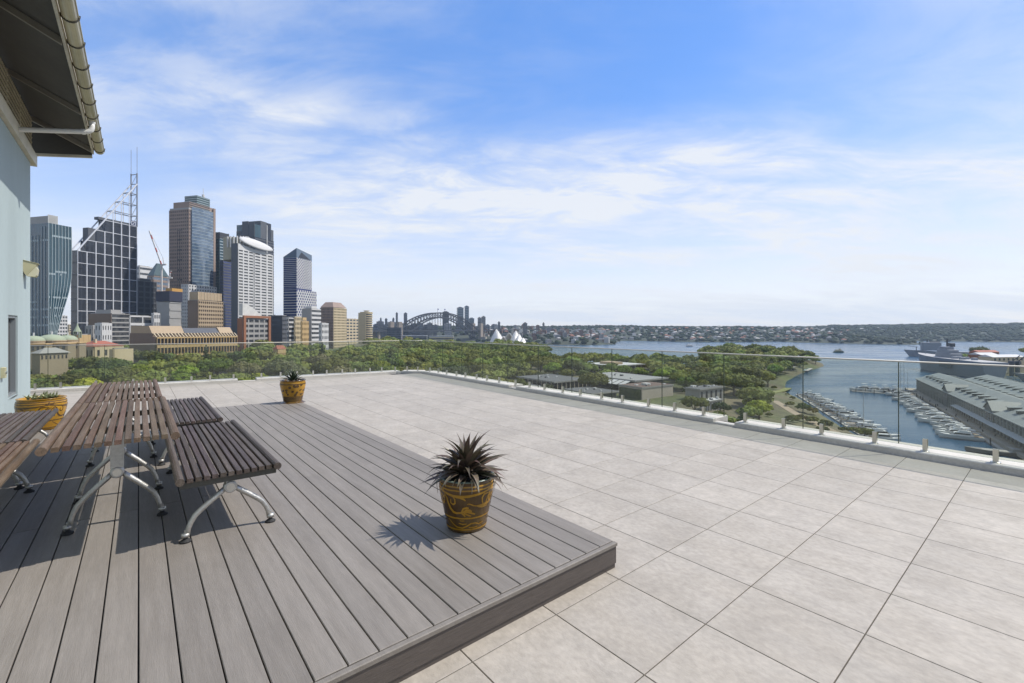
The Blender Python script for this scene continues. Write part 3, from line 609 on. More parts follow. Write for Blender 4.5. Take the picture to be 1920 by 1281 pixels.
def land(name, poly, hfun, x0, x1, y0, y1, res, mt):
    nx, ny = int((x1-x0)/res)+1, int((y1-y0)/res)+1
    X, Y = np.meshgrid(np.linspace(x0, x1, nx), np.linspace(y0, y1, ny)); D = sdist(poly, X, Y)
    Z = np.where(D > 0, np.minimum(D*0.5, 2.5)+np.where(D > 0, hfun(X, Y, D), 0), np.maximum(D*0.5, -6))+WZ
    keep = (D > -res*2.2); idx = np.arange(nx*ny).reshape(ny, nx)
    q = np.stack([idx[:-1, :-1], idx[:-1, 1:], idx[1:, 1:], idx[1:, :-1]], -1).reshape(-1, 4); kk = keep.ravel(); q = q[kk[q].all(1)]
    me = bpy.data.meshes.new(name); used = np.unique(q); rm = np.full(nx*ny, -1); rm[used] = np.arange(len(used))
    V = np.stack([X.ravel(), Y.ravel(), Z.ravel()], -1)[used]; me.from_pydata(V.tolist(), [], rm[q].tolist()); me.materials.append(mt)
    me.polygons.foreach_set('use_smooth', [True]*len(me.polygons)); me.update()
    return tag(inst(name, me), kind='structure')
m_ground = mat('park_ground', (0.085, 0.10, 0.035), 0.95, n1=0.35, s1=0.02, n2=0.3, s2=0.3, col2=(0.14, 0.115, 0.07))
m_hill = mat('wooded_hill', (0.035, 0.045, 0.024), 0.95, n1=0.3, s1=0.01, n2=0.3, s2=0.08, col2=(0.05, 0.055, 0.032))
# harbour
def watermat():
    m = bpy.data.materials.new('harbour_water'); m.use_nodes = True; t = m.node_tree; b = t.nodes['Principled BSDF']; l = t.links.new
    b.inputs['Base Color'].default_value = (0.012, 0.062, 0.118, 1); b.inputs['Roughness'].default_value = 0.16; b.inputs['IOR'].default_value = 1.333
    co = N('ShaderNodeTexCoord', t); hts = []
    for s, st, w in ((0.5, (1, 1.6, 1), 0.5), (0.09, (1, 2.5, 1), 0.9), (0.012, (1, 3, 1), 1.5)):
        mp = N('ShaderNodeMapping', t); mp.inputs['Scale'].default_value = st; mp.inputs['Rotation'].default_value = (0, 0, 0.4); l(co.outputs['Object'], mp.inputs[0])
        q = N('ShaderNodeTexNoise', t); q.inputs['Scale'].default_value = s; q.inputs['Detail'].default_value = 5; l(mp.outputs[0], q.inputs['Vector'])
        mu = N('ShaderNodeMath', t, operation='MULTIPLY'); l(q.outputs['Fac'], mu.inputs[0]); mu.inputs[1].default_value = w; hts.append(mu.outputs[0])
    a = hts[0]
    for h in hts[1:]:
        q = N('ShaderNodeMath', t, operation='ADD'); l(a, q.inputs[0]); l(h, q.inputs[1]); a = q.outputs[0]
    bp = N('ShaderNodeBump', t); bp.inputs['Strength'].default_value = 0.5; bp.inputs['Distance'].default_value = 0.5; l(a, bp.inputs['Height']); l(bp.outputs[0], b.inputs['Normal'])
    # wind lanes roughen parts of the surface
    mp = N('ShaderNodeMapping', t); mp.inputs['Scale'].default_value = (1, 3.5, 1); l(co.outputs['Object'], mp.inputs[0])
    q = N('ShaderNodeTexNoise', t); q.inputs['Scale'].default_value = 0.006; q.inputs['Detail'].default_value = 4; l(mp.outputs[0], q.inputs['Vector'])
    r = N('ShaderNodeMapRange', t); r.inputs['From Min'].default_value = 0.35; r.inputs['From Max'].default_value = 0.65; r.inputs['To Min'].default_value = 0.10; r.inputs['To Max'].default_value = 0.30; l(q.outputs['Fac'], r.inputs['Value']); l(r.outputs[0], b.inputs['Roughness'])
    return m
tag(MB().box(-6000, 6000, -1500, 9000, WZ-8, WZ).obj('harbour_water', watermat()), kind='structure')
MAIN = [(-5500, -1400), (5500, -1400), (5500, 560), (1700, 640), (1250, 900), (900, 905), (800, 850), (702, 752), (632, 560), (600, 505), (470, 380), (330, 202), (255, 196), (186, 216), (196, 262), (222, 330), (246, 385), (262, 436), (315, 520), (392, 615), (512, 742), (548, 800), (535, 880), (470, 960), (405, 985), (350, 900), (312, 770), (235, 655), (135, 680), (106, 790), (96, 1050), (102, 1200), (95, 1380), (60, 1450), (-80, 1480), (-150, 1400), (-205, 1260), (-330, 1205), (-420, 1350), (-452, 1700), (-520, 1830), (-900, 1850), (-1500, 1750), (-5500, 2100)]
def h_main(X, Y, D):
    base = np.minimum(D*0.10, 5+np.clip(Y, 0, 900)*0.010+np.clip(-X-60, 0, 500)*0.045)
    ridge = 9*np.exp(-((X-420)/110)**2-((Y-830)/170)**2)
    base = base*np.where(X > 280, 0.55, 1)+ridge*np.clip(D/40, 0, 1)
    return base+2.5*vnoise(X, Y, 60, 3)*np.clip(D/30, 0, 1)
land('ground', MAIN, h_main, -2400, 1800, -120, 1900, 12, m_ground)
def ground_z(x, y):
    X, Y = np.array([float(x)]), np.array([float(y)]); D = sdist(MAIN, X, Y); return float((np.minimum(D*0.5, 2.5)+h_main(X, Y, D))[0])+WZ if D[0] > 0 else WZ
NORTH = [(-5500, 2350), (-1200, 2300), (-520, 2240), (-300, 2150), (-180, 2120), (-60, 1960), (60, 1830), (190, 1760), (330, 1740), (420, 1830), (470, 2050), (580, 2380), (760, 2260), (900, 2150), (1150, 2120), (1290, 2250), (1330, 2050), (1520, 1840), (1640, 1790), (1700, 1900), (1820, 2300), (2100, 2350), (2500, 2100), (3000, 1900), (3600, 1800), (5500, 1750), (5500, 8500), (-5500, 8500)]
def h_north(X, Y, D):
    r = 82*(1-np.exp(-np.clip(D, 0, None)/520))*(0.72+0.42*vnoise(X, Y, 700, 5)+0.14*vnoise(X, Y, 180, 6)); west = np.clip((X+200)/900, 0.62, 1)
    return r*(0.80+0.2*west)
land('north_shore', NORTH, h_north, -3000, 4800, 1700, 4300, 30, m_hill)
def north_z(X, Y):
    D = sdist(NORTH, X, Y); return np.where(D > 0, np.minimum(D*0.5, 2.5)+h_north(X, Y, D), 0)+WZ, D

# ------------------------------------------------------------------ trees
def leafmat(name, c, c2): return mat(name, c, 0.75, spec=0.2, n1=0.25, s1=0.25, rand=0.34, hue=0.035, col2=c2, trans=0.22, coords='Object')
m_lf = [leafmat('olive_foliage', (0.145, 0.165, 0.038), (0.11, 0.13, 0.03)), leafmat('bright_foliage', (0.27, 0.31, 0.04), (0.20, 0.25, 0.035)), leafmat('dark_foliage', (0.07, 0.09, 0.03), (0.085, 0.105, 0.035)), leafmat('grey_green_foliage', (0.19, 0.19, 0.09), (0.14, 0.15, 0.065))]
m_lfs = mat('wood_foliage', (0.17, 0.19, 0.045), 0.8, spec=0.2, rand=0.42, hue=0.035, attr='rnd', n1=0.25, s1=0.15, trans=0.2)
m_lfn = mat('far_foliage', (0.030, 0.041, 0.021), 0.85, spec=0.15, rand=0.45, hue=0.03, attr='rnd', n1=0.2, s1=0.05)
m_trunk = mat('bark', (0.11, 0.085, 0.06), 0.9, n1=0.3, s1=2)
def crown_arrays(seed, kind, nleaf, rx, h, leaf):
    """leaf-clump quads spread over lobes of a crown; local origin at ground"""
    r = np.random.RandomState(seed); V = []; Fc = []
    if kind == 'broad': nl, base, top = 15, 0.32, 1.0
    elif kind == 'round': nl, base, top = 11, 0.28, 1.0
    else: nl, base, top = 16, 0.12, 1.0
    lob = []
    for i in range(nl):
        if kind == 'conifer':
            t = (i+0.5)/nl; z = h*(base+(0.95-base)*t); rad = rx*(1-t)**0.8*0.55+0.3; a = i*2.4; d = rx*(1-t)*0.5; lob.append((d*math.cos(a), d*math.sin(a), z, rad, rad*0.5))
        else:
            a = i*2.4+r.uniform(-0.4, 0.4); q = math.sqrt((i+0.5)/nl)*0.72; zz = 1-q*q*1.05+r.uniform(-0.16, 0.16)
            z = h*(base+0.16+(top-base-0.34)*max(zz, 0.02)); rad = rx*r.uniform(0.26, 0.46); lob.append((rx*q*math.cos(a), rx*q*math.sin(a), z, rad, rad*r.uniform(0.62, 0.85)))
    w = np.array([l[3]**2 for l in lob]); w /= w.sum(); pick = r.choice(nl, nleaf, p=w)
    for k in range(nleaf):
        lx, ly, lz, lr, lh = lob[pick[k]]; n = r.normal(size=3); n /= np.linalg.norm(n)
        if n[2] < -0.35: n[2] *= -0.6
        rr = r.uniform(0.78, 1.12); c = np.array([lx+n[0]*lr*rr, ly+n[1]*lr*rr, lz+n[2]*lh*rr])
        m = n*0.8+r.normal(size=3)*0.28; m /= np.linalg.norm(m); a = np.cross(m, r.normal(size=3)); a /= np.linalg.norm(a); b = np.cross(m, a)
        s = leaf*r.uniform(0.55, 1.25); i0 = len(V)
        V += [c-a*s*0.5-b*s*0.3, c+a*s*0.2-b*s*0.45, c+a*s*0.55+b*s*0.25, c-a*s*0.25+b*s*0.5]; Fc.append((i0, i0+1, i0+2, i0+3))
    # lumpy heart of each lobe so that only the fringe is open
    for lx, ly, lz, lr, lh in lob:
        i0 = len(V); nr = 6
        for (k, zf) in ((0.55, -0.62), (0.86, -0.05), (0.6, 0.6)):
            for j in range(nr):
                a = j*2*math.pi/nr; q = k*lr*r.uniform(0.82, 1.02); V.append(np.array([lx+q*math.cos(a), ly+q*math.sin(a), lz+zf*lh]))
        V.append(np.array([lx, ly, lz+0.85*lh])); V.append(np.array([lx, ly, lz-0.8*lh]))
        for s in range(2):
            for j in range(nr): Fc.append((i0+s*nr+j, i0+s*nr+(j+1) % nr, i0+(s+1)*nr+(j+1) % nr, i0+(s+1)*nr+j))
        for j in range(nr): Fc.append((i0+2*nr+j, i0+2*nr+(j+1) % nr, i0+18)); Fc.append((i0+(j+1) % nr, i0+j, i0+19))
    return np.array(V), Fc
def mesh_from(V, Fc, name, mt):
    me = bpy.data.meshes.new(name); me.from_pydata(V.tolist(), [], Fc); me.materials.append(mt); me.update(); return me
def trunk_mesh(h, r, kind):
    mb = MB(); mb.tube([(0, 0, -2), (0, 0, h*0.15), (0.15*r, 0, h*0.42), (0, 0.1*r, h*(0.92 if kind == 'conifer' else 0.62))], [r*1.3, r, r*0.75, r*0.2], 7)
    if kind != 'conifer':
        for k in range(5):
            a = k*1.26+0.4; d = h*0.28; mb.tube([(0, 0, h*(0.24+0.04*k)), (d*0.55*math.cos(a), d*0.55*math.sin(a), h*(0.42+0.04*k)), (d*math.cos(a), d*math.sin(a), h*(0.58+0.04*k))], [r*0.5, r*0.32, r*0.1], 5)
    return mb.mesh('trunk', m_trunk)
VAR = []
for i, (kind, rx, h, mi, adj) in enumerate([('broad', 9.5, 13, 0, 'broad olive'), ('broad', 10.5, 14, 0, 'spreading olive'), ('round', 7, 12.5, 1, 'bright lime-green rounded'), ('broad', 9, 13, 3, 'grey-green broad'), ('round', 7.5, 13, 2, 'dark green rounded'), ('conifer', 4.6, 19, 2, 'dark pointed conifer'), ('round', 6, 11, 0, 'small rounded olive'), ('broad', 9, 12, 2, 'dark spreading')]):
    Va, Fa = crown_arrays(100+i, kind, 1300 if kind != 'conifer' else 800, rx, h, 1.25 if kind != 'conifer' else 1.0)
    VAR.append((mesh_from(Va, Fa, 'crown', m_lf[mi]), trunk_mesh(h, 0.5, kind), kind, rx, h, adj))
LOW = [crown_arrays(300+i, k, 130, rx, h, 2.6) for i, (k, rx, h) in enumerate([('broad', 9.5, 13), ('round', 7.5, 12.5), ('broad', 10, 12)])]
spots = []; occ = {}
def free(x, y, rad):
    gx, gy = int(x//12), int(y//12)
    for a in range(gx-2, gx+3):
        for b in range(gy-2, gy+3):
            for (qx, qy, qr) in occ.get((a, b), ()):
                if (qx-x)**2+(qy-y)**2 < (0.62*(qr+rad))**2: return False
    occ.setdefault((gx, gy), []).append((x, y, rad)); return True
def block(x, y, rad):        # keep trees off buildings
    gx, gy = int(x//12), int(y//12); n = int(rad//12)+1
    for a in range(gx-n, gx+n+1):
        for b in range(gy-n, gy+n+1):
            cxx, cyy = a*12+6, b*12+6
            if (cxx-x)**2+(cyy-y)**2 < rad*rad: occ.setdefault((a, b), []).append((cxx, cyy, 14))
# ================================================================== CITY SKYLINE (left)
CA = R(76); cC, sC = math.cos(CA), math.sin(CA); CBASE = -46.0
def bmat(n, c, r=0.8, **k): return mat(n, c, r, n1=0.07, s1=0.05, n2=0.05, s2=0.6, **k)
g_teal = mat('teal_curtain_glass', (0.022, 0.058, 0.075), 0.08, spec=0.7, n1=0.35, s1=0.09, stretch=(1, 1, 0.25)); g_dark = mat('dark_curtain_glass', (0.014, 0.018, 0.03), 0.10, spec=0.6, n1=0.3, s1=0.1)
g_blue = mat('blue_curtain_glass', (0.07, 0.11, 0.165), 0.08, spec=1.0, n1=0.35, s1=0.12, col2=(0.14, 0.18, 0.23)); g_win = mat('window_glass', (0.03, 0.033, 0.04), 0.12, spec=0.5, n1=0.3, s1=0.25, col2=(0.105, 0.105, 0.10))
g_purp = mat('violet_blue_glass', (0.040, 0.052, 0.15), 0.10, spec=0.6, n1=0.3, s1=0.1)
c_white = bmat('white_cladding', (0.52, 0.51, 0.49)); c_grid = bmat('white_steel_frame', (0.56, 0.57, 0.60), 0.5); c_stone = bmat('pink_granite', (0.27, 0.20, 0.16)); c_tan = bmat('tan_concrete', (0.36, 0.27, 0.17)); c_brown = bmat('brown_brick', (0.17, 0.12, 0.085))
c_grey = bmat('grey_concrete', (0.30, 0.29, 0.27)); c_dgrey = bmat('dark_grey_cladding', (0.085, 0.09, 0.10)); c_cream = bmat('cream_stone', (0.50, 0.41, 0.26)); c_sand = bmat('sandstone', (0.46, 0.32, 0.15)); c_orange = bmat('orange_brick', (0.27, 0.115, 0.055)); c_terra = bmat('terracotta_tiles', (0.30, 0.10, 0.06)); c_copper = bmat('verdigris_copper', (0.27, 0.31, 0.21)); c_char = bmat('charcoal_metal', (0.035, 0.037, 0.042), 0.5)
c_fin = mat('pale_glass_fin', (0.33, 0.39, 0.40), 0.4); c_teald = mat('teal_metal', (0.05, 0.085, 0.09), 0.4); c_silver = mat('silver_roof', (0.55, 0.54, 0.50), 0.45, n1=0.1, s1=0.2)
class Tw:
    """tower whose near corner stands at image column xc, depth Y; the sunny face runs right and back to xr, the shaded one left to xl"""
    def __init__(s, name, label, xl, xc, xr, Y, base=CBASE, cat='tower', group='towers of the city skyline', ang=None):
        s.Y = Y; a = CA if ang is None else ang; s.c, s.s = math.cos(a), math.sin(a); k = lambda x: (x-960)/F
        s.Cx = k(xc)*Y; s.W = (k(xr)*Y-s.Cx)/(s.c-k(xr)*s.s); s.D = (k(xl)*Y-s.Cx)/(-s.s-k(xl)*s.c); s.base = base
        s.o = empty(name, (s.Cx, Y, base), a, label, cat, group); mx, my = s.W/2, s.D/2
        block(s.Cx+s.c*mx-s.s*my, Y+s.s*mx+s.c*my, max(s.W, s.D)*0.55+4)
    def z(s, py, t=0.0): return CH+(HY-py)/F*(s.Y+t*s.s)-s.base          # height above base of image row py, t metres along the sunny face
    def t(s, px): k = (px-960)/F; return (k*s.Y-s.Cx)/(s.c-k*s.s)          # metres along the sunny face at column px
    def tl(s, px): k = (px-960)/F; return (k*s.Y-s.Cx)/(-s.s-k*s.c)
    def core(s, x0, x1, y0, y1, z0, z1, m, name='core'): return MB().box(x0, x1, y0, y1, z0, z1).obj(name, m, s.o)
    def grid(s, m, face, a0, a1, z0, z1, nf, nb, band=0.4, pier=0.25, pr=0.5, name='facade_frame', off=0.0, vb=True):
        mb = MB(); fh = (z1-z0)/nf; bw = (a1-a0)/max(nb, 1)
        def bx(a, b, p, q0, q1):
            if face == 'R': mb.box(a, b, off-p, off, q0, q1)
            else: mb.box(off-p, off, a, b, q0, q1)
        for k in range(nf+1):
            zz = z0+k*fh; bx(a0, a1, pr, zz-band*fh/2 if k else z0, min(zz+band*fh/2, z1+0.01) if k < nf else z1)
        for k in range(nb+1):
            if nb == 0: break
            c = a0+k*bw; bx(max(a0, c-pier*bw/2), min(a1, c+pier*bw/2), pr+0.12, z0+0.003, z1-0.003)
        return mb.obj(name, m, s.o)
# --- curved glass tower next to the blue wall
t = Tw('glass_tower', 'teal glass tower with curved flank next to the blue wall', 20, 91, 133.5, 600)
lv = [(418, 133.5), (440, 133.8), (470, 134), (500, 134), (515, 133.2), (530, 131.5), (545, 128.8), (560, 125), (575, 120.5), (590, 116), (605, 112), (625, 107), (660, 102)]
Ws = [(t.z(py), t.t(px)) for py, px in lv]; vs = []; n = len(Ws)
for z, W in Ws: vs += [(0, 0, z), (W, 0, z), (W, t.D, z), (0, t.D, z)]
fs = [(3, 2, 1, 0)[::-1], tuple(4*(n-1)+k for k in (3, 2, 1, 0))]
for i in range(n-1):
    for k in range(4): fs.append((4*i+k, 4*i+4+k, 4*i+4+(k+1) % 4, 4*i+(k+1) % 4))
MB().add(vs, fs).obj('curtain_wall', g_teal, t.o)
for i in range(8):
    mb = MB()
    for (z0, w0), (z1, w1) in zip(Ws[:-1], Ws[1:]): mb.bar((w0*i/7, -0.3, z0), (w1*i/7, -0.3, z1), 0.5, 0.6)
    mb.obj('fin', c_fin, t.o)
for i in range(1, 12): MB().box(-0.7, -0.05, t.D*i/12-0.22, t.D*i/12+0.22, Ws[-1][0], t.z(424 if i < 3 else 440)).obj('fin', c_fin, t.o)
mb = MB(); r = random.Random(2)
for py in (441, 508, 513, 557, 577, 592, 607, 622):
    z = t.z(py); W = np.interp(-z, [-q[0] for q in Ws], [q[1] for q in Ws]) if py > 418 else t.W
    for i in range(14):
        if r.random() < (0.9 if py in (441, 557) else 0.5): mb.box(W*(i+0.15)/14, W*(i+0.85)/14, -0.22, -0.02, z-1.2, z+1.2)
for py in (450, 566, 580, 595, 610):
    for i in range(14):
        if r.random() < 0.7: mb.box(-0.25, -0.02, t.D*(i+0.15)/20, t.D*(i+0.85)/20, t.z(py)-1.2, t.z(py)+1.2)
tag(mb.obj('spandrel_panel', c_fin, t.o), kind='stuff')
mb = MB(); zr = t.z(418)
mb.box(1, t.t(108), 2, t.D*0.8, zr, t.z(404)); mb.obj('plant_room', c_grey, t.o)
for i in range(9): MB().box(t.t(92)+i*(t.t(109)-t.t(92))/8-0.3, t.t(92)+i*(t.t(109)-t.t(92))/8+0.3, 0.8, 2.0, zr+0.01, t.z(402)).obj('roof_louvre', c_silver, t.o)
# --- dark gridded tower with the raking mast
t = Tw('gridded_tower', 'dark tower with white grid, raking beams and twin masts', 133, 145, 257, 680); row = 22.6/F*680; bw = t.W/7; z0r = t.z(470)
mb = MB()
for i in range(7): mb.box(bw*i+0.01, bw*(i+1)-0.01, 0.6, t.D, 0, z0r+row*min(i, 3)-0.2)
mb.obj('core', g_dark, t.o)
pan = MB(); pan.box(-bw/2+0.8, bw/2-0.8, 0.25, 0.55, -row/2+0.5, row/2-0.5, 0)
for k in range(6): xx = -bw/2+0.8+(bw-1.6)*(k+0.5)/6; pan.box(xx-0.22, xx+0.22, -0.1, 0.24, -row/2+0.5, row/2-0.5, 1)
pan = pan.mesh('window_bay', [g_dark, c_dgrey])
for i in range(7):
    for j in range(-min(i, 3), 10): inst('window_bay', pan, t.o, (bw*(i+0.5), 0, z0r-row*(j+0.5)))
mb = MB()
for i in range(8): mb.box(bw*i-(0.62 if i else 0), bw*i+(0.62 if i < 7 else 0), -0.6, 0.6, 0, z0r+row*min(max(i-1, 0) if i < 4 else 3, 3))
mb.obj('column_frame', c_grid, t.o); mb = MB()
for j in range(-3, 10): a0 = max(0, -j); mb.box(bw*a0+0.62, t.W-0.62, -0.5, 0.5, z0r-row*j-0.45, z0r-row*j+0.45)
mb.obj('beam_frame', c_grid, t.o)
mb = MB()
for j in range(0, 10): mb.box(-0.4, 0.4, 0.6, t.D, z0r-row*j-0.5, z0r-row*j+0.5)
mb.obj('side_bands', c_dgrey, t.o)
m_mast = mat('mast_steel', (0.18, 0.19, 0.22), 0.5)
for yy in (0, t.D): MB().bar((0, yy, z0r), (t.W, yy, z0r+7*row), 1.5, 1.5).obj('raking_beam', c_grid, t.o)
zt_ = z0r+row*3
for yy in (0, t.D):
    MB().bar((t.W, yy, zt_), (t.W, yy, t.z(325, t.W)), 1.4).obj('mast', m_mast, t.o); MB().bar((t.W, yy, t.z(325, t.W)), (t.W, yy, t.z(276 if yy == 0 else 280, t.W)), 0.45).obj('antenna', m_mast, t.o)
for k in range(4, 9):
    zz = z0r+row*(k if k < 8 else 7.9); xs_ = min(bw*k, t.W-0.01)
    mb = MB()
    for yy in (0, t.D): mb.bar((xs_, yy, zz), (t.W, yy, zz), 0.9) if k < 7 else None
    mb.bar((t.W, 0, zz), (t.W, t.D, zz), 1.0)
    if k < 7: mb.bar((xs_, 0, zz), (xs_, t.D, zz), 1.0); mb.bar((xs_, 0, zz), (t.W, t.D, zz), 0.5)
    mb.obj('lattice_tier', m_mast, t.o)
    mb = MB()
    for yy in (0, t.D):
        if k < 7: mb.bar((bw*k, yy, zt_), (bw*k, yy, zz), 0.8)
    mb.bar((t.W, 0, zz), (t.W, t.D, zz-row), 0.5); mb.obj('lattice_post', c_grid, t.o)
mb = MB(); mb.box(bw*1.2, bw*2.9, 1, t.D-1, z0r+row*1.0, z0r+row*2.1); mb.box(bw*2.4, bw*6.8, 2, t.D-2, zt_-0.1, zt_+4); mb.obj('roof_plant', c_dgrey, t.o)
sg = empty('sign', (t.W-bw*0.5, -0.6, zt_+4.6)); sg.parent = t.o
MB().box(-4.4, 4.4, 0, 0.5, -4.4, 4.4).obj('sign_panel', mat('sign_navy', (0.02, 0.03, 0.09), 0.5), sg)
mb = MB(); mb.box(-3.4, 3.4, -0.25, -0.01, 2.5, 3.3); mb.box(-3.4, 3.4, -0.25, -0.01, -3.3, -2.5); mb.box(-3.4, -2.6, -0.25, -0.01, -2.5, 2.5); mb.box(2.6, 3.4, -0.25, -0.01, -2.5, 2.5)
mb.add([(-1.9, -0.25, -1.9), (-0.9, -0.25, -1.9), (1.9, -0.25, 1.9), (0.9, -0.25, 1.9), (-1.9, -0.01, -1.9), (-0.9, -0.01, -1.9), (1.9, -0.01, 1.9), (0.9, -0.01, 1.9)], [(0, 1, 2, 3), (0, 4, 5, 1), (2, 6, 7, 3)]); mb.obj('emblem', mat('sign_white', (0.6, 0.62, 0.66), 0.5), sg)
# --- granite tower with bowed glass front
t = Tw('granite_tower', 'tall granite tower with bowed blue glass front and stepped crown', 317, 354, 404, 760)
zr = t.z(392); t.core(0.7, t.W, 0.7, t.D, 0, zr, g_win); zb = t.z(620)
t.grid(c_stone, 'L', 0.7, t.D, 0, zr, 42, 10, 0.46, 0.45, 0.7, off=0.699)
for k in (3, 4): t.grid(g_win, 'L', t.D*(0.33+0.14*(k-3)), t.D*(0.33+0.14*(k-3)+0.10), t.z(600), t.z(430), 9, 1, 0.12, 0.05, 0.25, 'window_strip', off=0.0)
x1, x2 = t.t(360), t.t(400)
t.grid(c_stone, 'R', 0.0, t.t(357), 0, zr, 42, 2, 0.46, 0.45, 0.7, 'corner_pier', off=0.699)
MB().box(t.t(357)+0.01, x1-0.01, 0.3, 1.5, 0, zr-3).obj('recess', g_dark, t.o)
nseg = 12; arc = [(x1+(x2-x1)*k/nseg, -3.2*math.sin(math.pi*k/nseg)-0.0) for k in range(nseg+1)]
zg0, zg1 = t.z(533), t.z(388, x1)
mb = MB(); vs = [(x, y, z) for z in (zg0, zg1) for x, y in arc]; mb.add(vs, [(k, k+1, nseg+2+k, nseg+1+k) for k in range(nseg)]+[tuple(range(nseg+1, 2*nseg+2)), tuple(range(nseg, -1, -1))]); mb.obj('bowed_glazing', g_blue, t.o)
for k in range(25):
    z = zg0+(zg1-zg0)*k/24.0; mb = MB()
    for p, q in zip(arc[:-1], arc[1:]): mb.bar((p[0], p[1]-0.12, z), (q[0], q[1]-0.12, z), 0.5, 0.62)
    mb.obj('floor_band', c_fin, t.o)
MB().box(x2+0.02, t.W, -0.4, 0.69, 0, t.z(392, t.W)).obj('end_pier', c_stone, t.o)
MB().box(0.5, t.W, 0.71, t.D-1, zr+0.01, zr+3).obj('cornice', c_grey, t.o)
MB().box(t.t(340) if False else 2.5, t.W-0.5, 2, t.D*0.85, zr+3.01, t.z(377)).obj('setback', c_stone, t.o)
for k in range(3): MB().box(2.4, t.W*0.8, 1.7, 1.99, t.z(387-4*k)-0.8, t.z(387-4*k)+0.6).obj('vent_slot', c_char, t.o)
hx0, hx1 = t.t(372), t.t(396); hz0, hz1 = t.z(377)+0.02, t.z(366, hx0)
MB().box(hx0, hx1, 3, t.D*0.7, hz0, hz1).obj('crown_block', c_teald, t.o)
for k in range(4): MB().box(hx0-0.4, hx1+0.4, 2.5, t.D*0.7+0.4, hz0+(hz1-hz0)*(k+0.6)/4-0.5, hz0+(hz1-hz0)*(k+0.6)/4+0.5).obj('crown_band', c_fin, t.o)
MB().tube([((hx0+hx1)/2+4, 8, hz1), ((hx0+hx1)/2+4, 8, hz1+6)], 2.2, 10).obj('dish_base', c_white, t.o); MB().bar(((hx0+hx1)/2+4, 8, hz1+6), ((hx0+hx1)/2+4, 8, t.z(348, hx0)), 0.5).obj('antenna', c_white, t.o)
q = Tw('office_podium', 'pale punched-window podium in front of the granite tower', 340, 353, 406, 725); zz = q.z(533); q.core(0.5, q.W, 0.5, q.D, 0, zz, g_win); q.grid(c_white, 'R', 0.5, q.W, 0, zz, 22, 11, 0.5, 0.5, 0.6, off=0.499); q.grid(c_white, 'L', 0.5, q.D, 0, zz, 22, 4, 0.5, 0.5, 0.6, off=0.499)
# --- generic towers: name, label, xl, xc, xr, Y, ytop, wall mat, glass mat, floors, baysR, baysL, band, pier
def simple(name, label, xl, xc, xr, Y, yt, wm, gm, nf, nr, nl, band=0.4, pier=0.3, lm=None, lblank=False, cat='building', group='office blocks of the city', cap=0.0, pr=0.6, yb=None, roof=True, lband=None):
    t = Tw(name, label, xl, xc, xr, Y, cat=cat, group=group); zt = t.z(yt); e = 0.5
    t.core(e, t.W, e, t.D, 0, zt-0.05, gm)
    zb = max(0, t.z(yb)) if yb else 0
    t.grid(wm, 'R', e, t.W, zb, zt, nf, nr, band, pier, pr, off=e-0.001)
    if lblank: MB().box(-0.1, e-0.001, e, t.D, 0, zt).obj('blank_wall', lm or wm, t.o)
    else: t.grid(lm or wm, 'L', e, t.D, zb, zt, nf, nl, lband or band, pier, pr, off=e-0.001)
    if roof: MB().box(e+1, t.W*0.8, e+1, t.D-1, zt, zt+0.8).obj('roof_slab', c_grey, t.o)
    if cap: MB().box(t.W*0.15, t.W*0.7, t.D*0.15, t.D*0.8, zt+0.81, zt+cap).obj('plant_room', wm, t.o)
    return t
SK = 'towers of the city skyline'
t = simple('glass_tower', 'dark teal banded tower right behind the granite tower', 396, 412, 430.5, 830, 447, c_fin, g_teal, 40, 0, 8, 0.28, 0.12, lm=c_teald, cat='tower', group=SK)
zz = t.z(447)+0.82; MB().box(1, t.W, 1, t.D, zz, t.z(435)).obj('louvre_box', c_char, t.o); MB().bar((t.W-1, 2, t.z(447)), (t.W-1, 2, t.z(434)), 1.0).obj('vent_pipe', c_char, t.o)
simple('office_tower', 'dark blue-grey slab tower left of the white ribbed tower', 412, 419, 441, 800, 488, c_dgrey, g_purp, 34, 0, 4, 0.35, 0.2, cat='tower', group=SK)
# dark stepped tower behind the white one
t = Tw('stepped_tower', 'dark stepped tower rising behind the white sail-topped tower', 440, 478, 513.5, 900); 
zt = t.z(444); t.core(0.3, t.W, 0.3, t.D, 0, zt, c_dgrey); t.grid(g_dark, 'R', 0.3, t.W, 0, zt, 40, 0, 0.5, 0, 0.25, 'window_band', off=0.299)
for i, (a, b, y1, mm) in enumerate([(0.0, 0.30, 420, g_teal), (0.30, 0.62, 414, c_dgrey), (0.62, 0.86, 418, g_dark), (0.86, 0.99, 431, c_dgrey)]): MB().box(t.W*a+0.02, t.W*b-0.02, 0.5, t.D*0.9, zt+0.02, t.z(y1, t.W*a)).obj('crown_step', mm, t.o)
for i, (a, b, y1) in enumerate([(0.0, 0.28, 418), (0.30, 0.62, 414), (0.64, 0.9, 432)]): MB().box(-0.6, 0.48, t.D*a+0.5, t.D*b, zt+0.03, t.z(y1)).obj('crown_fin', c_dgrey, t.o)
MB().box(t.W*0.60, t.W*0.63, -0.8, 0.1, t.z(470), t.z(416)).obj('bright_fin', c_silver, t.o)
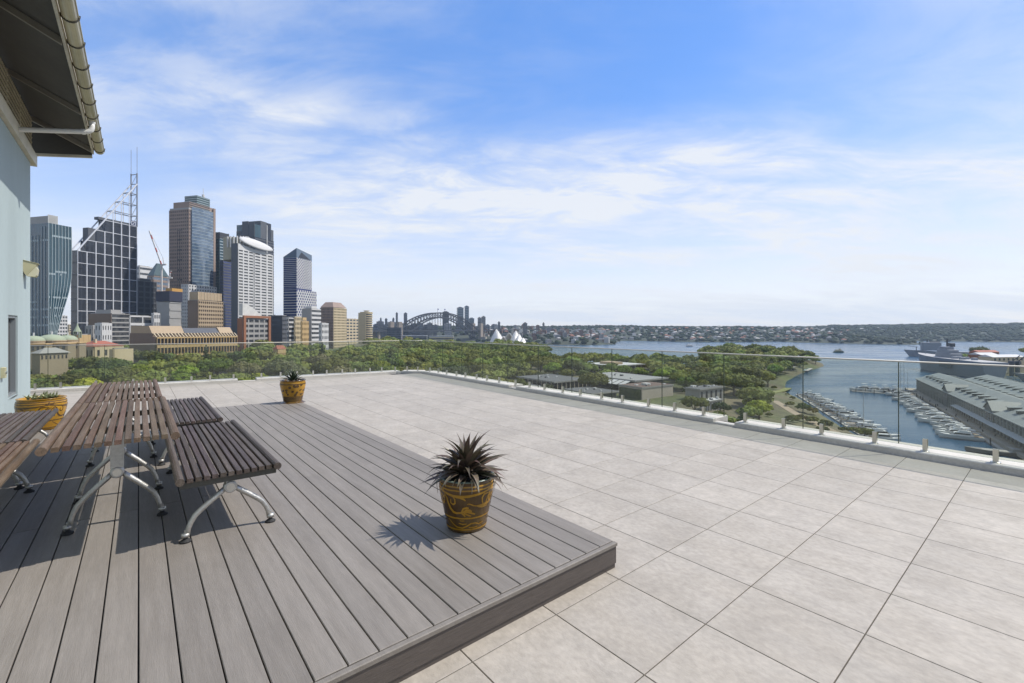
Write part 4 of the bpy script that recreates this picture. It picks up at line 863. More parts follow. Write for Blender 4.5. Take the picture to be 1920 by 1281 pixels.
# white ribbed tower with sail roof
t = Tw('ribbed_tower', 'white ribbed tower with tilted sail roof and fluted crown', 434, 446, 512, 740)
zt = t.z(452); t.core(0.6, t.W, 0.6, t.D, 0, t.z(478, t.W)-2, g_win)
xs_ = t.t(476.5); zR = t.z(480, t.W)
t.grid(c_white, 'R', 0.6, xs_-1.2, 0, zR, 36, 3, 0.52, 0.22, 0.7, off=0.599); t.grid(c_white, 'R', xs_+0.6, t.W, 0, zR, 36, 3, 0.52, 0.22, 0.7, off=0.599)
MB().box(xs_-1.1, xs_+0.5, 0.2, 0.59, 0, zR).obj('dark_slot', c_char, t.o)
MB().yprism([(0.6, zR+0.02), (t.W, zR+0.02), (t.W, zR+1.0), (t.W*0.75, zR+3), (t.W*0.45, t.z(470, t.W*0.45)+2), (0.6, t.z(456))], 0.1, 3.0).obj('raked_parapet', c_white, t.o)
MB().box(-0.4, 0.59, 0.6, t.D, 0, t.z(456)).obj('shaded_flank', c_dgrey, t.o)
# sail: tilted elliptical shell
mb = MB(); nr_, nc_ = 5, 20; A = Vector((t.t(448), -1.0, t.z(452))); B = Vector((t.t(511), -1.0, t.z(473, t.W))); M0 = (A+B)/2+Vector((0, 0, 4.5)); hx = (B-A)/2; side = Vector((0, 0.55, 1.0)).normalized()*9.5
vs = [M0+Vector((0, -1.5, 2.2))]
for i in range(1, nr_+1):
    for j in range(nc_):
        a = 2*math.pi*j/nc_; q = i/nr_; vs.append(M0+hx*q*math.cos(a)+side*q*math.sin(a)+Vector((0, -1.5, 2.2))*(1-q*q))
fs = [(0, 1+j, 1+(j+1) % nc_) for j in range(nc_)]
for i in range(nr_-1):
    for j in range(nc_): fs.append((1+i*nc_+j, 1+(i+1)*nc_+j, 1+(i+1)*nc_+(j+1) % nc_, 1+i*nc_+(j+1) % nc_))
mb.add(vs, fs); o = mb.obj('sail_roof', c_white, t.o, smooth=True); md = o.modifiers.new('thick', 'SOLIDIFY'); md.thickness = 1.0
z0_, z1_ = t.z(462), t.z(437)
for k in range(13):
    a = math.pi*(0.05+0.9*k/12); cx_, cy_ = t.W*0.30-t.W*0.26*math.cos(a), t.W*0.30+4-t.W*0.265*math.sin(a)
    MB().bar((cx_, cy_, z0_), (cx_, cy_, z1_-4*abs(k-7)/7), 2.0, 1.5).obj('crown_flute', c_cream if False else c_white, t.o)
mb = MB(); mb.lathe([(t.W*0.24, z0_-20), (t.W*0.24, z1_-4)], 24, cx=t.W*0.30, cy=t.W*0.30+4); mb.obj('crown_drum', bmat('crown_tan', (0.34, 0.31, 0.22)), t.o)  # plain tan drum behind the white flutes
# hotel block tan
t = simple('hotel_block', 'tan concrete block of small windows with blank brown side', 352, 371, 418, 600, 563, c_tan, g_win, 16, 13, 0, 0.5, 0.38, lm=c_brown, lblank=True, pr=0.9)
zz = t.z(563); MB().box(1.0, t.W*0.97, 0.8, t.D*0.9, zz+0.81, t.z(547)).obj('attic_storey', c_tan, t.o)
for k in range(8): MB().box(1.0+k*t.W*0.95/7.4-0.3, 1.0+k*t.W*0.95/7.4+0.3, 0.4, 0.79, zz+0.81, t.z(547)).obj('attic_rib', c_cream, t.o)
# blue-white tower with pitched crown
t = Tw('pitched_tower', 'violet-blue tower with white bands and pitched glass crown', 531, 556, 585, 900)
zt = t.z(483); zm = t.z(540); t.core(0.6, t.W, 0.6, t.D, 0, zt, g_purp)
t.grid(c_white, 'L', 0.6, t.D, zm, zt, 16, 0, 0.22, 0, 0.5, 'floor_band', off=0.599)
mb = MB(); nf, nb = 19, 7; fh = (zt-zm)/nf; bwq = (t.W-0.6)/nb
for i in range(nf):
    for j in range(nb+1):
        x0 = 0.6+bwq*(j-0.5*(i % 2)); a, b = max(0.6, x0), min(t.W, x0+bwq*0.40)
        if b > a: mb.box(a, b, -0.1, 0.599, zm+fh*i, zm+fh*(i+1))
    mb.box(0.6, t.W, -0.15, 0.598, zm+fh*i, zm+fh*i+fh*0.28)
mb.obj('checker_screen', c_white, t.o)
MB().add([(0.3, 0.3, zt), (t.W, 0.3, zt), (t.W, t.D, zt), (0.3, t.D, zt), (0.3, 0.3, t.z(465)), (t.W, 0.3, t.z(479, t.W)), (0.3, t.D, t.z(481)), (t.W*0.6, t.D*0.5, t.z(468, t.W*0.5))], [(0, 1, 5, 4), (3, 0, 4, 6), (4, 5, 7), (4, 7, 6), (1, 2, 5), (2, 3, 6), (5, 2, 7), (2, 6, 7)]).obj('pitched_crown', mat('crown_glass', (0.10, 0.14, 0.19), 0.15, spec=0.8), t.o)
MB().add([(t.W*0.12, 0.1, zt+1), (t.W*0.9, 0.1, zt+0.6), (t.W*0.32, 0.1, t.z(471)), (t.W*0.12, 0.29, zt+1), (t.W*0.9, 0.29, zt+0.6), (t.W*0.32, 0.29, t.z(471))], [(0, 1, 2), (0, 3, 4, 1), (1, 4, 5, 2), (2, 5, 3, 0)]).obj('crown_opening', g_dark, t.o)
q = Tw('banded_block', 'wider white-banded lower block of the violet-blue tower', 531, 556, 594, 890, group=None, cat='building'); zq = q.z(543)
q.core(0.6, q.W, 0.6, q.D, 0, zq, g_purp); q.grid(c_white, 'L', 0.6, q.D, 0, zq, 24, 0, 0.24, 0, 0.5, 'floor_band', off=0.599)
mb = MB(); nf, nb = 24, 9; fh = zq/nf; bwq = (q.W-0.6)/nb
for i in range(nf):
    for j in range(nb+1):
        x0 = 0.6+bwq*(j-0.5*(i % 2)); a, b = max(0.6, x0), min(q.W, x0+bwq*0.40)
        if b > a: mb.box(a, b, -0.1, 0.599, fh*i, fh*(i+1))
    mb.box(0.6, q.W, -0.15, 0.598, fh*i, fh*i+fh*0.28)
mb.obj('checker_screen', c_white, q.o)
# far fillers
simple('office_block', 'pale grey block behind the gridded tower', 257, 262, 286, 980, 498, c_white, g_win, 16, 0, 2, 0.6, 0.3)
simple('office_block', 'black banded office block right of the gridded tower', 252, 258, 294, 780, 526, c_dgrey, c_char, 14, 3, 2, 0.3, 0.25, cap=4)
t = simple('office_block', 'blue glass tower with pyramid top under the crane', 276, 288, 317, 900, 517, c_stone, g_blue, 16, 0, 3, 0.45, 0.2); zz = t.z(517)
MB().add([(0, 0, zz+0.9), (t.W, 0, zz+0.9), (t.W, t.D, zz+0.9), (0, t.D, zz+0.9), (t.W*0.4, t.D*0.4, t.z(492)), (t.W*0.6, t.D*0.4, t.z(492)), (t.W*0.6, t.D*0.6, t.z(492)), (t.W*0.4, t.D*0.6, t.z(492))], [(0, 1, 5, 4), (1, 2, 6, 5), (2, 3, 7, 6), (3, 0, 4, 7), (4, 5, 6, 7)]).obj('pyramid_top', c_teald, t.o)
t = simple('construction_core', 'grey concrete core under construction wrapped in dark screens', 294, 318, 340, 640, 566, c_grey, c_grey, 8, 0, 0, 0.3, 0.2, lblank=True); zz = t.z(566)
MB().box(-1, t.W+1, -1, t.D+1, zz+0.85, t.z(546)).obj('screen', mat('navy_screen', (0.02, 0.022, 0.045), 0.7), t.o)
MB().box(t.W*0.2, t.W+2, 0, t.D*0.5, t.z(546)+0.01, t.z(540)).obj('formwork', mat('amber_formwork', (0.45, 0.24, 0.05), 0.7), t.o)
m_red, m_wh = mat('crane_red', (0.45, 0.10, 0.07), 0.6), mat('crane_white', (0.6, 0.58, 0.55), 0.6)
def crane(label, px, py0, py1, jx, jy, Y, w):
    a = P(px, py0, Y); b = P(px, py1, Y); j = P(jx, jy, Y); o = empty('tower_crane', a, 0, label, 'crane', 'cranes among the city towers'); rel = lambda p: p-a
    MB().bar((0, 0, 0), rel(b), w, w).obj('mast', m_wh, o)
    for k in range(8):
        s0, s1 = rel(b)+(rel(j)-rel(b))*k/8, rel(b)+(rel(j)-rel(b))*(k+1)/8; MB().bar(s0, s1, w*0.8, w*0.8).obj('jib_section', m_wh if k % 3 else m_red, o)
    MB().bar(rel(b), rel(b)+Vector((w*4, 0, w*0.5)), w*1.2, w*1.2).obj('counter_jib', m_wh, o); MB().bar(rel(b)+Vector((w*2, 0, 0)), rel(b)+Vector((w*1.2, 0, w*6)), w*0.4).obj('a_frame', m_wh, o)
    MB().bar(rel(b)+Vector((w*1.2, 0, w*6)), rel(j), w*0.12).obj('luffing_rope', c_char, o)
crane('tall crane with red and white jib left of the granite tower', 303, 560, 497, 280, 433, 850, 2.2)
crane('small white crane above the concrete core', 316, 546, 522, 321, 508, 650, 1.3)
simple('office_block', 'narrow white block below the crane', 284, 288, 300, 600, 587, c_white, g_win, 7, 3, 2, 0.5, 0.4)
simple('office_block', 'banded office block left of the narrow white block', 238, 243, 290, 580, 592, c_white, g_win, 6, 2, 1, 0.3, 0.08)
simple('office_block', 'grey glass office block beside the brown brick flank', 166, 209, 243, 560, 588, c_grey, g_win, 12, 0, 0, 0.3, 0.08, lm=c_brown, lblank=True, cap=5)
simple('gabled_terrace', 'small white four-storey house with dark windows', 178, 190, 210, 520, 606, c_white, g_win, 5, 4, 2, 0.55, 0.6)
simple('office_block', 'low grey house left of the white four-storey house', 160, 173, 188, 530, 611, c_grey, g_win, 4, 2, 2, 0.6, 0.6)
# orange framed building with small sail
t = simple('framed_building', 'orange framed office block below the white ribbed tower', 445, 455, 505, 620, 597, c_grey, g_win, 9, 5, 2, 0.45, 0.2, lm=c_orange, lblank=True); zz = t.z(597)
MB().box(0.3, t.W+1, -2.0, 0.5, zz+0.81, zz+4).obj('frame_head', c_orange, t.o); MB().box(0.3, 4, -2.0, -0.2, 0, zz+0.8).obj('frame_post', c_orange, t.o); MB().box(t.W-3, t.W+1, -2.0, -0.2, 0, zz+0.8).obj('frame_post', c_orange, t.o)
mb = MB(); prf = [(t.W*(0.02+0.7*k/10), t.z(569)-(t.z(569)-zz-4)*(k/10)**1.7) for k in range(11)]; mb.yprism([(prf[0][0], zz+4.01)]+prf+[(prf[-1][0], zz+4.01)], 1, t.D*0.8); mb.obj('sail_roof', c_silver, t.o)
# row towards the quay
simple('office_block', 'dark curtain-walled block right of the orange framed building', 508, 530, 541, 700, 592, c_char, c_dgrey, 10, 0, 10, 0.2, 0.3, lm=c_dgrey)
simple('office_block', 'black and white striped narrow office block', 538, 541, 553, 650, 596, c_white, c_char, 10, 0, 1, 0.4, 0.2)
simple('office_block', 'cream gridded narrow office block', 551, 553, 566, 640, 594, c_cream, g_win, 10, 5, 1, 0.45, 0.45)
simple('office_block', 'ochre stone block with stepped top among the narrow offices', 564, 566, 579, 630, 602, c_sand, g_win, 8, 5, 1, 0.55, 0.5, cap=5)
simple('office_block', 'white striped office with blank grey side wall', 566, 584, 602, 660, 579, c_white, g_win, 12, 0, 0, 0.5, 0.1, lm=c_grey, lblank=True, cap=4)
simple('office_block', 'small pale green-white office block', 598, 603, 616, 620, 606, c_white, g_win, 7, 5, 2, 0.5, 0.4)
t = simple('hotel_tower', 'tan hotel tower with chamfered top at the skyline end', 600, 625, 650, 760, 577, c_cream, g_win, 18, 10, 10, 0.45, 0.45, lm=c_stone, cat='tower', group=SK); zz = t.z(577)
MB().add([(0.5, 0.5, zz+0.82), (t.W, 0.5, zz+0.82), (t.W, t.D, zz+0.82), (0.5, t.D, zz+0.82), (t.W*0.2, t.D*0.25, t.z(566)), (t.W*0.8, t.D*0.25, t.z(566)), (t.W*0.8, t.D*0.8, t.z(566)), (t.W*0.2, t.D*0.8, t.z(566))], [(0, 1, 5, 4), (1, 2, 6, 5), (2, 3, 7, 6), (3, 0, 4, 7), (4, 5, 6, 7)]).obj('mansard', c_stone, t.o)
# rounded apartment tower standing alone
p0 = P(687, 640, 1000); o = empty('apartment_tower', (p0.x, 1000, -40), 0, 'rounded cream apartment tower standing alone left of the bridge', 'tower', SK); block(p0.x, 1000, 24)
H = CH+(HY-588)/F*1000+40; mb = MB(); mb.lathe([(12, 0), (12, H)], 20); mb.obj('core', g_win, o); mb = MB()
for k in range(17): mb.lathe([(12.1, H*k/16-1.3 if k else 0), (13.2, H*k/16-1.2 if k else 0.01), (13.2, H*k/16+0.9), (12.1, H*k/16+0.95)], 20, cap=(True, True))
mb.obj('balcony_ring', c_cream, o); MB().box(-13.4, 3, -13.4, -5, 0, H+1).obj('stair_core', c_cream, o); MB().lathe([(11, H), (13.5, H+0.9), (13.5, H+3), (5, H+4)], 20).obj('roof_cap', c_cream, o); MB().lathe([(4, H+4), (7, H+6.5), (0.5, H+7)], 12).obj('roof_dish', c_white, o)
# low civic buildings in front
t = Tw('civic_hall', 'long low sandstone hall with raking fins beside the park', 243, 292, 445, 430, base=-42, cat='building', group=None, ang=R(64)); z1, z2 = t.z(632), t.z(615)
t.core(1.0, t.W, 1.0, t.D, 0, z1, g_win); t.grid(c_sand, 'R', 1, t.W, 0, z1-0.1, 4, 26, 0.3, 0.16, 1.4, off=0.999); MB().box(-0.2, 0.999, 1, t.D, 0, z1).obj('end_wall', c_brown, t.o)
for k in range(27): x = 1+(t.W-1)*k/26; MB().bar((x, 0.2, z1-0.4), (x, 5.5, z1+3.4), 0.7, 0.6).obj('raking_fin', c_cream, t.o)
MB().box(0, t.W, 6, t.D, z1+0.01, z1+3.5).obj('upper_storey', c_brown, t.o); MB().xprism([(6.5, z1+3.51), (t.D-2, z1+3.51), (t.D-2, z2+2), (12, z2+2)], 0, t.W*0.36).obj('roof', c_tan, t.o)
MB().xprism([(6.5, z1+3.51), (t.D-2, z1+3.51), (t.D-3, z2), (13, z2)], t.W*0.37, t.W*0.80).obj('roof', c_dgrey, t.o); MB().xprism([(6.5, z1+3.51), (t.D-2, z1+3.51), (t.D-2, z2+1), (12, z2+1)], t.W*0.81, t.W*0.99).obj('roof', c_tan, t.o)
t = simple('villa_block', 'cream four-storey block with red tiled roof above the trees', 137, 176, 232, 380, 650, c_cream, g_win, 3, 4, 5, 0.55, 0.65, group=None, roof=False); zz = t.z(650)
MB().add([(-0.5, -0.5, zz), (t.W+0.5, -0.5, zz), (t.W+0.5, t.D+0.5, zz), (-0.5, t.D+0.5, zz), (t.W*0.3, t.D*0.5, t.z(640)), (t.W*0.7, t.D*0.5, t.z(640))], [(0, 1, 5, 4), (1, 2, 5), (2, 3, 4, 5), (3, 0, 4)]).obj('roof', c_terra, t.o); MB().box(t.W*0.25, t.W*0.3, t.D*0.3, t.D*0.4, zz, t.z(636)).obj('chimney', c_cream, t.o)
simple('store_block', 'plain ochre block behind the red tiled roof', 133, 150, 170, 450, 628, c_sand, g_win, 2, 2, 2, 0.85, 0.85, group=None)
simple('store_block', 'blank cream annex right of the red tiled roof', 205, 213, 250, 372, 655, c_cream, g_win, 1, 0, 0, 0.98, 0.5, lblank=True, group=None)
c_mut = bmat('muted_sandstone', (0.30, 0.245, 0.165))
def rowwin(o, W, z0, z1, n, y=0.0):
    for k in range(n): MB().box(W*(k+0.3)/n, W*(k+0.7)/n, y-0.12, y-0.004, z0, z1).obj('window', g_win, o)
def domed(label, px, py, Y, rad, h, dome_m):
    p = P(px, py, Y); o = empty('domed_hall', (p.x, Y, -42), 0.5, label, 'building', 'domed civic halls by the park'); z = p.z+42; block(p.x, Y, rad*1.6)
    MB().box(-rad*1.5, rad*1.5, -rad*1.3, rad*1.3, 0, z-2).obj('wall', c_mut, o); MB().lathe([(rad, z-2), (rad, z), (rad*1.06, z+0.1), (rad*1.06, z+0.8)], 20).obj('drum', c_mut, o)
    for k in range(7): MB().box(-rad*1.4+k*rad*0.42, -rad*1.4+k*rad*0.42+rad*0.2, -rad*1.3-0.12, -rad*1.3-0.004, z-6, z-3).obj('window', g_win, o)
    MB().box(-rad*1.56, rad*1.56, -rad*1.36, rad*1.36, z-1.999, z-1.2).obj('cornice', c_sand, o)
    MB().lathe([(rad*math.cos(a), z+0.8+h*math.sin(a)) for a in [k*math.pi/2/7 for k in range(8)]], 20, cap=(False, True)).obj('dome', dome_m, o, smooth=True); MB().tube([(0, 0, z+h+0.5), (0, 0, z+h+3)], 0.5, 8).obj('finial', c_white, o)
domed('green copper dome nearest the blue wall', 63, 641, 330, 6, 3.6, c_copper); domed('grey-green dome left of the ochre block', 97, 640, 345, 8, 4.4, c_copper); domed('pale dome beside the ochre block', 127, 639, 360, 6, 3.6, c_copper)
p = P(145, 640, 430); o = empty('spire', (p.x, 430, -40), 0.4, 'green copper lantern spire before the gridded tower', 'spire'); zz = P(145, 628, 430).z+40; z3 = P(145, 606, 430).z+40
MB().box(-2.6, 2.6, -2.6, 2.6, 0, zz-3).obj('base', c_sand, o); 
for sx_ in (-1, 1):
    for sy_ in (-1, 1): MB().box(sx_*2-0.4, sx_*2+0.4, sy_*2-0.4, sy_*2+0.4, zz-2.99, zz+3).obj('lantern_post', c_copper, o)
MB().lathe([(3.2, zz+3.01), (2.2, zz+5), (0.9, zz+8), (0.15, z3)], 8).obj('spire_cap', c_copper, o)
q = Tw('hall_roof', 'grey hipped roof hall below the domes', 60, 75, 128, 300, base=-42, cat='building', group=None); zz = q.z(663)
MB().box(0, q.W, 0, q.D, 0, zz).obj('wall', c_mut, q.o); rowwin(q.o, q.W, zz-4, zz-1.5, 7); MB().add([(-1, -1, zz), (q.W+1, -1, zz), (q.W+1, q.D+1, zz), (-1, q.D+1, zz), (q.W*0.3, q.D*0.5, q.z(653)), (q.W*0.7, q.D*0.5, q.z(653))], [(0, 1, 5, 4), (1, 2, 5), (2, 3, 4, 5), (3, 0, 4)]).obj('roof', c_grey, q.o)
t = simple('barracks', 'small sandstone gabled house among the park trees', 512, 520, 536, 470, 655, c_sand, g_win, 2, 4, 2, 0.6, 0.6, group=None, roof=False); zz = t.z(655)
MB().add([(-0.5, -0.5, zz), (t.W+0.5, -0.5, zz), (t.W+0.5, t.D+0.5, zz), (-0.5, t.D+0.5, zz), (t.W*0.1, t.D*0.5, t.z(648)), (t.W*0.9, t.D*0.5, t.z(648))], [(0, 1, 5, 4), (1, 2, 5), (2, 3, 4, 5), (3, 0, 4)]).obj('roof', c_terra, t.o)
# mid-rise mass closing the view between the towers
rr = random.Random(33)
for k in range(-14, 26):
    px = 60+k*23.5+rr.uniform(-6, 6); Y = rr.uniform(1050, 1350); w = rr.uniform(14, 26)
    if px > 655: continue
    simple('office_block', 'hazy mid-rise block glimpsed between the nearer towers', px-3, px, px+w, Y, rr.uniform(585, 610), rr.choice([c_grey, c_cream, c_dgrey, c_white]), g_win, 9, 4, 2, 0.45, 0.3, group='hazy mid-rise blocks behind the skyline')
# ================================================================== BRIDGE, OPERA HOUSE, NORTH SHORE TOWERS
m_bs = mat('bridge_grey_steel', (0.028, 0.03, 0.036), 0.6); m_py = mat('pylon_granite', (0.26, 0.215, 0.17), 0.85, n1=0.1, s1=0.05)
Abr, Bbr = Vector(((748-960)/F*1800, 1800, WZ)), Vector(((890-960)/F*2200, 2200, WZ)); dv = (Bbr-Abr); BL_ = dv.length; rz = math.atan2(dv.y, dv.x)
o = empty('arch_bridge', Abr, rz, 'grey steel arch bridge with granite pylons across the harbour', 'bridge')
dk = 56.0; nP = 28; top = CH+(HY-587)/F*2000-WZ
def zlow(t): return 12+(top-32)*(1-(2*t-1)**2)
def zup(t): return 62+(top-62)*(1-abs(2*t-1)**2.15)
for yy in (-14, 14):
    mb = MB(); tp = [(BL_*k/nP, yy, zup(k/nP)) for k in range(nP+1)]; bt = [(BL_*k/nP, yy, zlow(k/nP)) for k in range(nP+1)]
    for k in range(nP): mb.bar(tp[k], tp[k+1], 3.8, 4.2); mb.bar(bt[k], bt[k+1], 3.8, 4.6)
    mb.obj('chord', m_bs, o); mb = MB()
    for k in range(nP+1): mb.bar(tp[k], bt[k], 1.8, 1.8)
    for k in range(nP):
        if k < nP/2: mb.bar(tp[k], bt[k+1], 1.6, 1.6)
        else: mb.bar(bt[k], tp[k+1], 1.6, 1.6)
    mb.obj('web_lattice', m_bs, o)
    for k in range(nP+1):
        if bt[k][2] > dk+3: MB().bar(bt[k], (bt[k][0], yy, dk+2), 0.9, 0.9).obj('hanger', m_bs, o)
mb = MB()
for k in range(nP+1): mb.bar((BL_*k/nP, -14, zup(k/nP)), (BL_*k/nP, 14, zup(k/nP)), 1.5); 
for k in range(nP): mb.bar((BL_*k/nP, -14, zup(k/nP)), (BL_*(k+1)/nP, 14, zup((k+1)/nP)), 1.0)
mb.obj('sway_bracing', m_bs, o)
MB().box(-760, BL_+420, -23, 23, dk-4.5, dk+2).obj('deck', m_bs, o)
mb = MB()
for x in list(range(-740, -60, 70))+list(range(int(BL_)+60, int(BL_)+400, 70)): mb.box(x-4, x+4, -16, -8, 0, dk-4.6); mb.box(x-4, x+4, 8, 16, 0, dk-4.6)
mb.obj('approach_pier', m_py, o)
for x in (-18, BL_+18):
    for yy in (-24, 24):
        mb = MB(); mb.add([(x-11, yy-8, 0), (x+11, yy-8, 0), (x+11, yy+8, 0), (x-11, yy+8, 0), (x-9, yy-6.5, 82), (x+9, yy-6.5, 82), (x+9, yy+6.5, 82), (x-9, yy+6.5, 82)], [(0, 1, 5, 4), (1, 2, 6, 5), (2, 3, 7, 6), (3, 0, 4, 7), (4, 5, 6, 7)]); mb.box(x-10, x+10, yy-7.5, yy+7.5, 82.01, 86); mb.box(x-8, x+8, yy-6, yy+6, 86.01, 90); mb.obj('pylon', m_py, o)
m_flag = mat('flag_blue', (0.03, 0.05, 0.2), 0.8)
for x in (BL_*0.46, BL_*0.55):
    MB().bar((x, 0, top), (x, 0, top+19), 0.7).obj('flagpole', m_bs, o); MB().add([(x, 0, top+19), (x+9, 1, top+18), (x+9, 1, top+13.5), (x, 0, top+14), (x, 0.3, top+19), (x+9, 1.3, top+18), (x+9, 1.3, top+13.5), (x, 0.3, top+14)], [(0, 1, 2, 3), (7, 6, 5, 4), (0, 4, 5, 1), (3, 2, 6, 7), (1, 5, 6, 2)]).obj('flag', m_flag, o)
# sail-roofed concert hall
m_shell = mat('shell_tiles', (0.60, 0.58, 0.53), 0.45, n1=0.04, s1=0.05); m_pod = mat('podium_granite', (0.20, 0.15, 0.12), 0.85)
p = P(952, 640, 1340); o = empty('concert_hall', (p.x, 1340, WZ), 0.0, 'white sail-roofed concert hall on its point before the bridge', 'building'); block(p.x, 1340, 70)
MB().box(-75, 60, -45, 60, 0, 13).obj('podium', m_pod, o)
def shell(cx, cy, w, h, ln, ang, lean):
    """pair of vault halves meeting on a ridge: pointed opening towards +y rotated by ang"""
    mb = MB(); nu, nv = 8, 8; c, s = math.cos(ang), math.sin(ang)
    for sg in (-1, 1):
        vs = []
        for i in range(nu+1):
            for j in range(nv+1):
                u, v = i/nu, j/nv                      # u: tail to mouth along the ridge, v: ridge to foot
                ry = -ln*0.5+ln*u; rzz = h*(u**0.62)*(1-0.0*u)
                x = sg*w*0.5*(0.9*v+0.1*math.sin(v*math.pi/2))*(u**0.6); z = rzz*(1-0.72*v-0.28*v**3); y = ry-lean*v*u
                vs.append((cx+c*x-s*y, cy+s*x+c*y, 13.01+z))
        fs = [(i*(nv+1)+j, (i+1)*(nv+1)+j, (i+1)*(nv+1)+j+1, i*(nv+1)+j+1) for i in range(nu) for j in range(nv)]
        mb.add(vs, fs if sg > 0 else [f[::-1] for f in fs])
    ob = mb.obj('shell', m_shell, o, smooth=True); md = ob.modifiers.new('thick', 'SOLIDIFY'); md.thickness = 1.2; return ob
for (cx_, cy_, w_, h_, ln_, an_, le_) in ((-30, 0, 34, 51, 42, R(12), 16), (-14, -26, 24, 27, 26, R(192), 10), (22, 6, 30, 46, 38, R(-8), 14), (31, -14, 24, 35, 32, R(-14), 12), (42, -30, 20, 24, 24, R(-18), 9), (6, 30, 30, 40, 34, R(170), 10), (-36, 40, 30, 38, 34, R(8), 10), (0, -34, 26, 16, 22, R(182), 6)): shell(cx_, cy_, w_*1.35, h_*0.93, ln_, an_, le_)
# towers across the water
def ntower(label, xl, xr, yt, Y, wm, gm, nf=14, nb=4):
    c = (xl+xr)/2; p = P(c, yt, Y); w = (xr-xl)/F*Y*0.72; o = empty('north_tower', (p.x, Y, WZ), 0.25, label, 'tower', 'office towers on the north shore'); H = p.z-WZ
    MB().box(-w/2, w/2, -w/2, w/2, 0, H).obj('core', gm, o); mb = MB()
    for k in range(nf): mb.box(-w/2-0.8, w/2+0.8, -w/2-0.8, w/2+0.8, H*(k+0.3)/nf, H*(k+0.68)/nf)
    mb.obj('floor_bands', wm, o); MB().box(-w/4, w/4, -w/4, w/4, H, H+4).obj('plant_room', wm, o)
nb_g = mat('muted_blue_cladding', (0.10, 0.125, 0.15), 0.5); nb_d = mat('muted_dark_cladding', (0.075, 0.08, 0.10), 0.6); nb_c = mat('muted_grey_cladding', (0.19, 0.18, 0.17), 0.8)  # muted cladding colours of the distant blocks
for lab, a, b, y, Y, wm, gm in (('tallest glass tower right of the bridge arch', 870, 880, 574.5, 2700, nb_g, g_teal), ('second glass tower joined to the tallest', 855, 870.5, 577, 2690, nb_g, g_teal), ('square dark tower above the bridge arch', 828, 843, 585, 2500, nb_d, g_dark), ('slim dark tower left of the bridge arch', 741.5, 746.5, 587, 2500, nb_d, g_dark), ('dark slab tower at the arch left end', 756, 764.5, 587.5, 2450, nb_d, g_dark), ('low blue block beside the north pylon', 878, 890, 597, 2600, nb_g, g_teal), ('brown tower right of the north pylon', 902, 911, 594, 2500, nb_c, g_win), ('grey tower behind the north pylon', 895, 903, 596, 2550, nb_c, g_win), ('short dark tower far left of the arch', 735, 740, 597, 2500, nb_d, g_dark), ('twin-topped block left of the slim dark tower', 721, 727, 598, 2450, nb_d, g_dark), ('stubby tower in the left cluster', 712, 716, 597, 2400, nb_d, g_dark), ('wide grey block in the left cluster', 704, 722, 603, 2400, nb_c, g_win), ('wide block below the slim dark tower', 724, 745, 604, 2420, nb_c, g_win), ('dark residential tower right of the white-sailed hall', 980, 989, 606, 2100, nb_c, g_win), ('slender tower on the ridge right of the hall', 1017, 1021, 606, 2300, nb_c, g_win), ('tower on the ridge above the white block', 933, 938, 604, 2700, nb_d, g_dark), ('pale cube block left of the white-sailed hall', 926, 934, 609, 2300, c_white, g_win), ('grey block behind the arch centre', 800, 812, 606, 2350, nb_c, g_win), ('white ribbed block behind the arch right half', 832, 848, 607, 2300, c_white, g_win), ('dark wide block behind the arch left half', 776, 796, 607, 2350, nb_d, g_dark)): ntower(lab, a, b, y, Y, wm, gm)
rr = random.Random(14)
for k in range(34):
    a = rr.uniform(655, 925); w = rr.uniform(5, 14); ntower('hazy block on the north shore behind the bridge', a, a+w, rr.uniform(606, 616), rr.uniform(2280, 2650), rr.choice([nb_d, nb_c, nb_d, nb_g]), g_win, 7)
# cruise berth and sheds at the quay, seen under the bridge
for lab, a, b, y, Y, wm in (('dark layered terminal block left of the bridge', 727, 752, 615, 1500, nb_d), ('pale low quay shed under the bridge', 756, 800, 630, 1450, nb_c), ('second pale quay shed under the bridge', 806, 850, 631, 1420, c_cream)):
    p = P((a+b)/2, y, Y); w = (b-a)/F*Y; H = p.z-WZ; o = empty('quay_shed', (p.x, Y, WZ), 0.1, lab, 'building', 'sheds at the quay'); MB().box(-w/2, w/2, -10, 10, 0, H).obj('core', g_win, o); mb = MB(); n = max(2, int(H/7))
    for k in range(n): mb.box(-w/2-0.6, w/2+0.6, -10.6, 10.6, H*(k+0.3)/n, H*(k+0.8)/n)
    mb.obj('floor_bands', wm, o); MB().box(-w/2-1, w/2+1, -11, 11, H, H+1.5).obj('roof', c_white if 'pale' in lab else nb_d, o)
